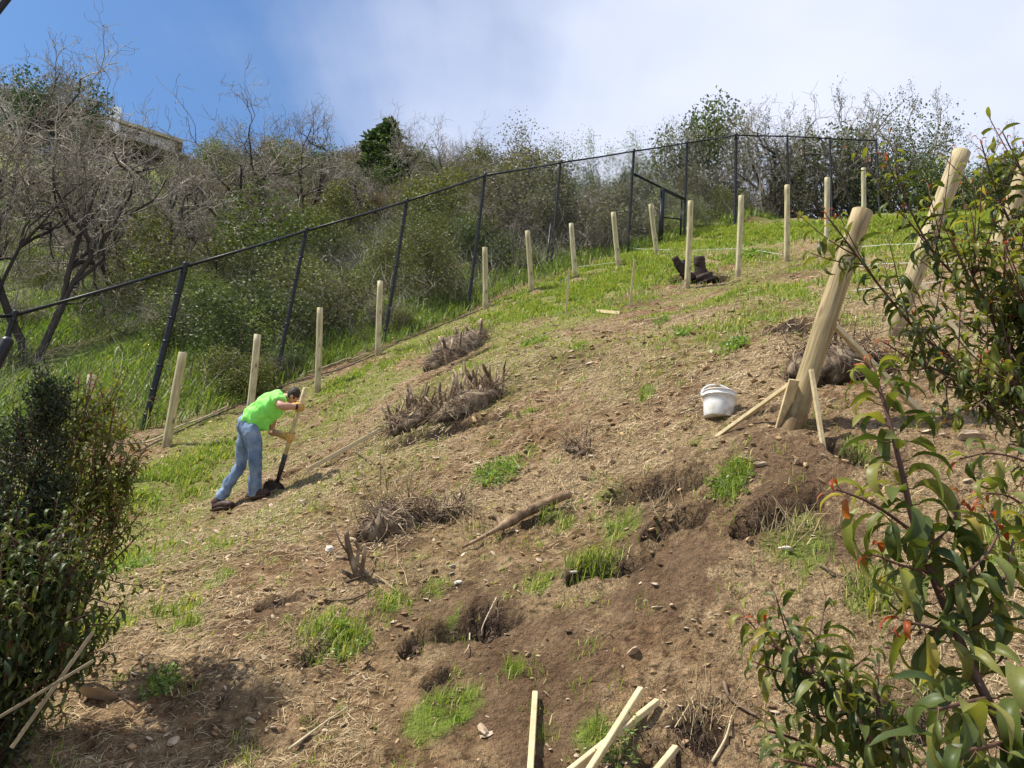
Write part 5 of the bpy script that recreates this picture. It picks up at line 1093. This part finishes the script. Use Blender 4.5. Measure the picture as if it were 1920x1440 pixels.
placed = []
for it in range(9000):
    bz_ = 1.1+36*rng.random()**1.15; s_ = rng.uniform(-8, 34); x = FA[0]+_fd[0]*s_+_fn[0]*bz_; y = FA[1]+_fd[1]*s_+_fn[1]*bz_
    b = np.array([x, y, float(base_h(np.array([x]), np.array([y]))[0])]); pq = proj(b)
    if pq[2] < 5 or not (-160 < pq[0] < 2050) or len(placed) > 330: continue
    if pq[1] > 500 and pq[0] < 360 and rng.random() < .8 and bz_ > 1.5: continue
    if pq[0] < 130 and bz_ < 7: continue
    if 60 < pq[0] < 330 and 240 < pq[1] < 430 and rng.random() < .75: continue
    if pq[0] < 420 and pq[1] > 620 and rng.random() < .7: continue
    dd = pq[2]; hgt = rng.uniform(.9, 2.2)*(1 if bz_ < 4 else 1.25) if pq[0] > 360 else rng.uniform(.7, 1.8)
    if bz_ < 2: hgt *= .6
    if any((x-q[0])**2+(y-q[1])**2 < (.34*(hgt+q[2]))**2 for q in placed): continue
    placed.append((x, y, hgt)); px_, py_ = pq[0], pq[1]
    if px_ < 330: ch_ = ['grey', 'lime', 'brown', 'olive', 'olive', 'green']
    elif px_ < 520: ch_ = ['olive', 'olive', 'brown', 'lime', 'grey'] if py_ < 620 else ['green', 'olive']
    elif px_ < 760: ch_ = ['brown', 'olive', 'green', 'olive', 'grey', 'brown'] 
    elif px_ < 1100: ch_ = ['olive', 'olive', 'grey', 'green', 'brown', 'pale']
    elif px_ < 1400: ch_ = ['olive', 'grey', 'grey', 'pale', 'olive', 'brown']
    elif px_ < 1650: ch_ = ['grey', 'olive', 'brown', 'green']
    else: ch_ = ['green', 'green', 'green', 'olive']; hgt *= 1.25
    mt = ch_[rng.integers(len(ch_))]; kd = ['bush_a', 'bush_b', 'bush_c', 'airy', 'dense'][rng.integers(5)]
    if mt == 'grey' and rng.random() < .4: kd = 'twiggy'
    bush(px_, dd, hgt*(1.25 if kd == 'twiggy' else 1), kd, mt, rng.uniform(.9, 1.35))
print('bushes', len(placed))
# fill: low brush stems and leaves as one mass
g = Geo(); r = np.random.default_rng(77)
q = np.stack([r.uniform(-30, 26, 420000), r.uniform(9, 64, 420000)], -1); b_ = beyond(q[:, 0], q[:, 1]); pp = proj(np.c_[q, base_h(q[:, 0], q[:, 1])]); D = pp[:, 2]
nz = fbm(q[:, 0], q[:, 1], .35, 3, 91)
low = (pp[:, 0] < 420) & (pp[:, 1] > 540); hi_ = (pp[:, 0] < 300) & (pp[:, 1] < 350)
k = (b_ > .5) & (D > 1) & (pp[:, 0] > -150) & (pp[:, 0] < 2050) & (nz > -.3) & (~low | (nz > .15)) & (~hi_ | (nz > .2)) & (r.random(len(q)) < np.clip(20/D, 0, 1)**1.6)
q = q[k][:130000]; D = D[k][:130000]; nz = nz[k][:130000]; n = len(q); print('undergrowth', n)
hgt = .25+.75*(fbm(q[:, 0], q[:, 1], 1.1, 3, 93)+.6); C = np.c_[q, base_h(q[:, 0], q[:, 1])+np.clip(hgt, .1, 1.3)*r.random(n)**.7]
s0 = g.n; leaf_cards(g, C, .05*D/18, r, .0, .4, updir=.2); tn = np.clip(.5+1.3*fbm(q[:, 0], q[:, 1], .55, 3, 95)+r.normal(0, .16, n), 0, 1); g.C[-1] = np.repeat(tn, 4)
M['under'] = leafmat('brush undergrowth', [(0, (.17, .13, .09)), (.25, (.25, .23, .16)), (.45, (.2, .2, .08)), (.7, (.17, .23, .06)), (1, (.28, .36, .09))], .25, .6)
link('undergrowth', g.mesh('undergrowth', M['under']), kind='stuff', label='low olive and grey undergrowth between the bushes beyond the fence')
g = Geo(); sel = r.choice(n, 26000, replace=False)
a = C[sel]; d = r.normal(0, 1, (len(sel), 3)); d[:, 2] = np.abs(d[:, 2])+.8; d /= np.linalg.norm(d, axis=1)[:, None]; L_ = r.uniform(.25, .9, len(sel))[:, None]; sd_ = np.cross(d, FW); sd_ /= np.linalg.norm(sd_, axis=1)[:, None]; w_ = (.00022*D[sel])[:, None]; md = a+d*L_*.5+r.normal(0, .06, a.shape); e = a+d*L_+r.normal(0, .12, a.shape)
V = np.stack([a-sd_*w_, a+sd_*w_, md+sd_*w_, md-sd_*w_, e+sd_*w_*.5, e-sd_*w_*.5], 1).reshape(-1, 3); i_ = np.arange(len(sel))[:, None]*6; g.add(V, [i_+np.array([[0, 1, 2, 3]]), i_+np.array([[3, 2, 4, 5]])], np.repeat(r.random(len(sel)), 6))
link('dry_twigs', g.mesh('dry_twigs', M['bark']), kind='stuff', label='pale dry twigs sticking out of the brush beyond the fence')

# ------------------------------------------------------------------ leafy shrubs near the camera
def leaf_mesh(var, mat, small=False):
    r = np.random.default_rng(100+var); nr = 6 if small else 12; wd = .112+.03*r.random(); curl = (1.3, 1.7, 2.1, 2.5, 2.9, 1.9, 1.0)[var % 7]; fold = r.uniform(.3, .75); tw = r.normal(0, .6); side = r.normal(0, .22); V = []; T = []
    cols = (-1, 0, 1) if small else (-1, -.55, 0, .55, 1); y = z = 0.; th = -.35
    for i in range(nr):
        u = i/(nr-1); w_ = wd*math.sin(PI*(u*.96+.03)**.8)**.9 if u < .999 else .003
        for c in cols:
            f_ = fold*(1-.4*u); wv = (.11*math.sin(u*15+c*2.5+var*2)*abs(c)**2)*w_; a = tw*u
            lx, lz = c*w_*math.cos(f_), abs(c)*w_*math.sin(f_)+wv; X_ = lx*math.cos(a)-lz*math.sin(a); Z_ = lx*math.sin(a)+lz*math.cos(a)
            V.append([X_+side*u*u*.5, y+Z_*math.sin(th), z+Z_*math.cos(th)]); T.append(u)
        y += math.cos(th)/(nr-1); z -= math.sin(th)/(nr-1); th += curl/(nr-1)*(1.5-.7*u)
    k = len(cols); I = np.arange(nr*k).reshape(nr, k); F = np.stack([I[:-1, :-1], I[:-1, 1:], I[1:, 1:], I[1:, :-1]], -1).reshape(-1, 4)
    return np.array(V), F, np.array(T)
LM = {}
for v in range(7):
    V, F, T = leaf_mesh(v, None)
    for mt in ('leaf', 'leafyoung', 'leafyellow', 'leafred', 'leafshade'): g = Geo(); g.add(V, [F], T); LM[v, mt] = g.mesh('leaf', M[mt])
LS = [leaf_mesh(v, None, True) for v in range(7)]
def leaf_frame(d):
    d = unit(d); x = np.cross(d, [0, 0, 1.]); x = unit(x) if np.linalg.norm(x) > .05 else np.array([1., 0, 0]); z = np.cross(x, d); a = rng.normal(0, .3); x2 = x*math.cos(a)+z*math.sin(a); return np.array([x2, d, np.cross(x2, d)]).T
class Shrub:
    def __init__(s, name, base, label, matset=('leaf', 'leafyellow', 'leafred'), mass='leafmass'):
        s.root = empty(name, base, label, 'shrub'); s.o = np.array(base, float); s.leaves = []; s.ms = matset; s.mass = mass
    def stem(s, pts, r0, r1, L_, n, age=(0, 1), droop=.25, start=.1, red=3, tip=True, part='stem', sp=1., abs_pts=False):
        p = catmull(pts if abs_pts else [P(*q) for q in pts], 6); m_ = len(p); g = Geo(); tube(g, p-s.o, np.linspace(r0, r1, m_), 8)
        t = np.gradient(p, axis=0); ph0 = rng.random()*6; u = np.linspace(start, 1, n)
        for i, ui in enumerate(u):
            f = ui*(m_-1); k = min(m_-2, int(f)); q = p[k]+(p[k+1]-p[k])*(f-k); d = unit(t[k]); a1 = unit(np.cross(d, [.3, .2, 1])); a2 = np.cross(d, a1); ph = ph0+i*2.4; out_ = a1*math.cos(ph)+a2*math.sin(ph)
            el = .25+.75*ui**4; dr = unit(out_*math.cos(el)*sp+d*math.sin(el)+np.array([0, 0, -droop*(1.3-ui)]))
            pet = q+dr*L_*.16; tube(g, np.array([q, pet])-s.o, [max(.0012, r1*.45), max(.0009, r1*.3)], 4, cap=False)
            fr = n-1-i; cls = 2 if fr < red else (1 if fr < red*2.2 else 0); sc = L_*(1-.45*ui**4)*rng.uniform(.75, 1.2)*(.6 if fr < red else 1)
            s.leaves.append((pet, dr, sc, cls))
        link(part, g.mesh(part, M['sumacstem']), s.root)
        return p
    def twigs(s, p, n, L_, tl, nl, u0=.1, u1=.9, r=.003, up=.4, red=2, toward=None, **k):
        for i in range(n):
            j = int(rng.uniform(u0, u1)*(len(p)-1)); d0 = unit(p[min(j+1, len(p)-1)]-p[j]); d = unit(d0*.6+rng.normal(0, .6, 3)+np.array([0, 0, up])+(0 if toward is None else toward)); l = tl*rng.uniform(.6, 1.2)
            s.stem([p[j], p[j]+d*l*.5, p[j]+d*l+np.array([0, 0, .12*l])], r, r*.5, L_, nl, red=red, part='twig', abs_pts=True, start=.15, **k)
    def done(s, big=300):
        order = sorted(range(len(s.leaves)), key=lambda i: -s.leaves[i][2]/max(.3, proj(s.leaves[i][0])[2])*(.3 if not (-30 < proj(s.leaves[i][0])[0] < 1950 and proj(s.leaves[i][0])[1] < 1480) else 1))
        g = Geo()
        for rk, i in enumerate(order):
            p, d, L_, c = s.leaves[i]; R = leaf_frame(d); v = rng.integers(7)
            if rk < big:
                o = link('leaf', LM[v, s.ms[c]], s.root); m_ = Matrix(np.r_[np.c_[R*L_, p-s.o], [[0, 0, 0, 1]]].tolist()); o.matrix_local = m_
            else:
                V, F, T = LS[v]; g.add((V*L_)@R.T+p-s.o, [F], rng.random()*.9+(.1 if c else 0), c if c else 0)
        if g.n: link('leaves', g.mesh('leaves', [M[s.mass], M[s.ms[1]], M[s.ms[2]]]), s.root, kind='stuff')
        print(s.root.name, len(s.leaves))
# tall laurel sumac in front on the right
S = Shrub('leafy_shrub', gnd(1.25, 1.15), 'tall shrub with large folded green leaves and a red tip, at the lower right')
p = S.stem([S.o, P(1990, 1560, 1.32), P(1880, 1370, 1.38), P(1790, 1180, 1.5), P(1722, 1010, 1.58), P(1690, 880, 1.63), P(1662, 770, 1.68), P(1636, 690, 1.72)], .012, .0035, .135, 64, start=.26, red=2, abs_pts=True, sp=1.1, droop=.6)
S.stem([(1715,1000,1.58),(1660,960,1.55),(1615,935,1.5),(1568,918,1.48)], .004, .002, .115, 13, red=3, part='twig', droop=.8); S.stem([(1745,1075,1.55),(1690,1060,1.5),(1640,1040,1.5)], .004, .002, .12, 12, part='twig', droop=.8)
S.stem([(1800,1195,1.5),(1850,1150,1.5),(1885,1080,1.52),(1900,1010,1.55)], .005, .002, .11, 22, part='twig', droop=.8); S.stem([(1790,1190,1.5),(1740,1175,1.45),(1700,1165,1.45)], .004, .002, .12, 12, part='twig', droop=.8)
S.stem([(1850,1310,1.4),(1800,1320,1.3),(1760,1330,1.25)], .005, .003, .15, 12, part='twig', droop=.8, red=0); S.stem([(1890,1390,1.36),(1850,1400,1.25),(1800,1410,1.2)], .005, .003, .16, 12, part='twig', droop=.8, red=0); S.stem([(1880,1370,1.38),(1920,1300,1.35),(1950,1230,1.4)], .005, .003, .15, 13, part='twig', droop=.8, red=0)
S.stem([(1990,930,2.0),(1930,870,1.95),(1860,850,1.9),(1800,860,1.9)], .004, .002, .11, 22, part='twig', droop=.8, red=1); S.stem([(1980,1030,1.9),(1930,960,1.85),(1890,930,1.8),(1850,925,1.8)], .004, .002, .11, 22, part='twig', droop=.8)
S.stem([(1760,1110,1.52),(1830,1060,1.5),(1870,1000,1.55),(1850,960,1.6)], .004, .002, .105, 22, part='twig', droop=.8); S.stem([(1730,1030,1.56),(1780,990,1.6),(1800,940,1.62)], .003, .002, .1, 14, part='twig', droop=.8)
S.done(300)
# low shrub at the bottom, right of centre
S = Shrub('low_leafy_shrub', hit(1700, 1500, .8), 'low shrub with narrow green leaves and a red tip at the bottom, right of centre')
q0 = S.o
p = S.stem([q0, P(1650, 1400, 1.9), P(1590, 1325, 1.85), P(1530, 1275, 1.85), P(1470, 1225, 1.88), P(1425, 1168, 1.92)], .007, .003, .115, 40, red=3, abs_pts=True, droop=.6)
S.stem([q0, P(1560, 1430, 1.9), P(1500, 1390, 1.85), P(1440, 1370, 1.8)], .006, .003, .1, 34, red=0, abs_pts=True); S.stem([q0, P(1640, 1400, 1.8), P(1600, 1330, 1.75), P(1585, 1270, 1.75)], .006, .003, .105, 28, red=0, abs_pts=True)
S.stem([q0, P(1600, 1450, 1.75), P(1540, 1440, 1.7), P(1470, 1425, 1.68)], .006, .003, .1, 34, red=0, abs_pts=True); S.stem([q0, P(1690, 1420, 1.8), P(1660, 1350, 1.8), P(1640, 1290, 1.8)], .006, .003, .1, 26, red=1, abs_pts=True)
S.twigs(p, 14, .09, .18, 10, .2, .8, red=0); S.done(300)
# sprays of the big shrub at the right edge
S = Shrub('spreading_shrub', gnd(*P(2080, 1000, 3.1)[:2]), 'spreading shrub with orange-red shoot tips reaching over the leaning posts at the right edge')
q0 = S.o; Rr = dict(red=4)
def br(pts, L_, n, tw, twl=.3, nl=9, r0=.008, up=.35, **k):
    p = S.stem([q0]+[P(*a) for a in pts], r0, .0025, L_, n, red=4, abs_pts=True, start=.3, **k); S.twigs(p, tw, L_*.9, twl, nl, .35, .85, up=up, red=1); return p
br([(1900,740,3.0),(1810,690,2.9),(1730,630,2.85),(1660,550,2.8),(1600,470,2.8),(1548,402,2.8)], .098, 46, 10)
br([(1960,700,3.1),(1880,590,3.0),(1800,525,3.0),(1745,465,2.95),(1700,380,2.95),(1658,292,2.95)], .098, 46, 10)
br([(1980,640,3.1),(1945,520,3.1),(1900,430,3.1),(1865,350,3.1),(1838,262,3.1)], .095, 42, 10)
br([(2040,620,3.1),(1990,480,3.1),(1940,370,3.1),(1880,248,3.1)], .095, 42, 8)
br([(1960,780,2.9),(1900,700,2.8),(1860,600,2.75),(1825,520,2.7),(1800,458,2.7)], .095, 40, 14)
br([(1960,820,2.9),(1880,760,2.8),(1800,710,2.75),(1720,680,2.7),(1655,640,2.7)], .092, 36, 12, up=.15)
br([(1960,760,2.8),(1900,660,2.8),(1880,560,2.8),(1890,450,2.8)], .095, 36, 16); br([(1990,860,2.8),(1930,790,2.7),(1850,740,2.7),(1780,720,2.7)], .08, 30, 12, up=.1)
br([(2000,720,2.7),(1950,620,2.7),(1930,540,2.7)], .095, 32, 16)
br([(2000,800,2.7),(1950,740,2.7),(1900,720,2.6),(1850,690,2.6)], .095, 32, 14)
S.done(300)
# laurel shrub on the left with a skirt of leaves coloured dark for shade
S = Shrub('red_tipped_shrub', gnd(*P(150, 1120, 3.5)[:2]), 'upright leafy shrub with orange-red tips at the left, before the half hidden wooden post', ('leafyoung', 'leafyellow', 'leafred'), 'leafyoung')
q0 = S.o
for tips in ([(130,960,3.5),(150,830,3.5),(172,700,3.5)], [(150,980,3.4),(190,880,3.4),(213,775,3.4)], [(120,900,3.45),(140,800,3.5),(148,705,3.5)], [(180,1000,3.4),(215,930,3.4),(228,860,3.4)],
             [(160,1000,3.35),(175,920,3.35),(180,800,3.35)], [(140,980,3.3),(120,900,3.3),(112,800,3.3)], [(190,1050,3.3),(210,1000,3.3),(215,960,3.3)], [(170,900,3.6),(195,800,3.6),(190,730,3.6)]):
    p = S.stem([q0]+[P(*a) for a in tips], .007, .002, .066, 56, red=6, abs_pts=True, start=.25); S.twigs(p, 15, .06, .22, 12, .2, .85, up=.5, red=1)
S.done(300)
S = Shrub('shaded_leaf_shrub', gnd(*P(40, 1230, 3.0)[:2]), 'dense dark shrub with broad drooping leaves in the shade at the lower left', ('leafshade', 'leafshade', 'leafshade'), 'leafmass')
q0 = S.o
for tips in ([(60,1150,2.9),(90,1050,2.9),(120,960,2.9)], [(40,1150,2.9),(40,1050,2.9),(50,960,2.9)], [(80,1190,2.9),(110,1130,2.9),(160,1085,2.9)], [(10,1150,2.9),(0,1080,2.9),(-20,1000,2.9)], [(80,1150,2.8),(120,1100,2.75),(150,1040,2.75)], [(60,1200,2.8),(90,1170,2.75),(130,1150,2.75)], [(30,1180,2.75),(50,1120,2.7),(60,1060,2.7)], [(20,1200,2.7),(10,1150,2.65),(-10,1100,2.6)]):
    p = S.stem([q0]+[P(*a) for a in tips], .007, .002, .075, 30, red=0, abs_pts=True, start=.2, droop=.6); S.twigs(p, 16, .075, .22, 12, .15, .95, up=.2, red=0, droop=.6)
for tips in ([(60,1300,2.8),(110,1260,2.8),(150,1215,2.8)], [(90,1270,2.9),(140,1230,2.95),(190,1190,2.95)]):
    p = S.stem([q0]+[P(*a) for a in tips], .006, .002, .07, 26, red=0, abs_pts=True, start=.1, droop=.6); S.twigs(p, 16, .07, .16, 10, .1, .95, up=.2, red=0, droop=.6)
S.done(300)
# unseen trees left of the frame; the bare-stemmed one is an added shadow caster
T_ = hit(440, 1345); C_ = T_+SUNV*4.05; yb = gnd(C_[0]-.03, C_[1]); yt = empty('shadow_caster', yb, 'unseen crown on a bare stem, added left of the frame to shade the slope', 'tree')
g = Geo(); hC = C_[2]-yb[2]; tube(g, [[0, 0, -.1], [.02, 0, hC*.5], [.03, 0, hC]], [.03, .024, .015], 8); link('trunk', g.mesh('trunk', M['sumacstem']), yt)
c_ = inst('crown', CROWN['dense'], yt, 'sh_green'); c_.location = (.03, 0, hC-.34); c_.scale = (.42, .42, .68)
tb = gnd(-4.75, 3.3); st_ = empty('leafy_tree', tb, 'dense leafy tree left of the frame that shades the dark shrubs', 'tree'); put(st_, tb, 2.8-tb[2], .2, 1.); inst('crown', CROWN['dense'], st_, 'sh_green'); inst('trunk', SK, st_)
# cypress
cb = gnd(*P(-12, 1100, 2.95)[:2]); cyp = empty('cypress', cb, 'dark feathery young cypress at the left edge behind the dark shrub', 'tree'); r = np.random.default_rng(8); g = Geo(); gs = Geo()
ht = plumb(cb, 735); print('cypress', ht, cb)
tube(gs, [[0, 0, 0], [.02, 0, ht*.5], [.03, 0, ht*.97]], [.02, .01, .002], 7)
for k_, (cx0, hh, wd) in enumerate(((0, ht, .26), (-.25, ht*.86, .25), (.1, ht*.72, .15), (-.5, ht*.9, .3), (-.1, ht*.6, .3))):
    for i in range(470):
        z = r.random()**.8*hh*.95+.05; rad = wd*(1-(z/hh)**1.6)*r.uniform(.3, 1.05); a = r.random()*2*PI; q = np.array([cx0+math.cos(a)*rad, r.normal(0, .03)+math.sin(a)*rad, z]); d = unit([math.cos(a)*.5, math.sin(a)*.5, 1]); L_ = r.uniform(.08, .17)
        m_ = 26; u = r.random(m_); C = q+d*(u*L_)[:, None]+r.normal(0, .012, (m_, 3)); leaf_cards(g, C, .026, r, -.9, .32)
        tube(gs, [q-d*.05, q+d*L_*.8], [.002, .001], 3, cap=False)
link('trunk', gs.mesh('trunk', M['sumacstem']), cyp); link('crown', g.mesh('crown', M['cypress']), cyp)

# ------------------------------------------------------------------ broad-leaved weeds on the slope
def weed(px, py, rad, n, lab, mat='weed', hgt=.12, ls=.05):
    n = int(n*.6); ls *= .75; hgt *= .8
    b = hit(px, py); o = empty('weed_plant', b, lab, 'weed'); g = Geo(); gs = Geo(); r = np.random.default_rng(px)
    for i in range(n):
        a = r.random()*6.28; rr = rad*math.sqrt(r.random()); e = np.array([math.cos(a)*rr, math.sin(a)*rr, hgt*r.uniform(.3, 1)*(1-.5*rr/rad)]); e[2] += float(H(b[0]+e[0], b[1]+e[1]))-b[2]; q = np.array([e[0]*.3, e[1]*.3, 0])
        tube(gs, [q, (q+e)/2+[0, 0, .02], e], [.002, .0016, .001], 3, cap=False)
        leaf_cards(g, e+r.normal(0, ls*.5, (7, 3))*[1, 1, .6], ls, r, 0, .5, updir=1.5)
    link('leaves', g.mesh('leaves', M[mat]), o, kind='stuff'); link('stems', gs.mesh('stems', M[mat]), o, kind='stuff')
weed(930, 893, .2, 90, 'leafy green weed clump with white flecks in the middle of the slope'); weed(1375, 655, .16, 50, 'pale-leaved weed on thin grass left of the root mass', ls=.07); weed(1283, 630, .12, 36, 'dark leafy weed left of the pale-leaved one', ls=.06)
weed(1370, 908, .13, 80, 'bright green weed clump between the two dug hollows', ls=.035); weed(1240, 545+60, .1, 30, 'small weed below the short lath at the tall post', ls=.05); weed(1160, 1432, .12, 60, 'leafy weed at the bottom edge over the crossed laths', ls=.03, hgt=.14)
weed(1000, 645, .14, 40, 'small green weed on the bare upper slope', ls=.05); weed(300, 1285, .1, 30, 'small flat weed on bare soil left of the shrub shadow', ls=.04, hgt=.05); weed(640, 1210, .14, 60, 'weed clump growing beside the dug ridge, lower left of centre', ls=.03); weed(240, 1070, .2, 60, 'weed growing at the foot of the red-tipped shrub', ls=.04)
weed(1420, 480, .3, 60, 'taller dark weeds in the bright grass near the corner post', ls=.09, hgt=.3); weed(1210, 742, .08, 30, 'little green weed in the middle of bare soil above the bucket', ls=.03)
print('total objects', len(bpy.data.objects))
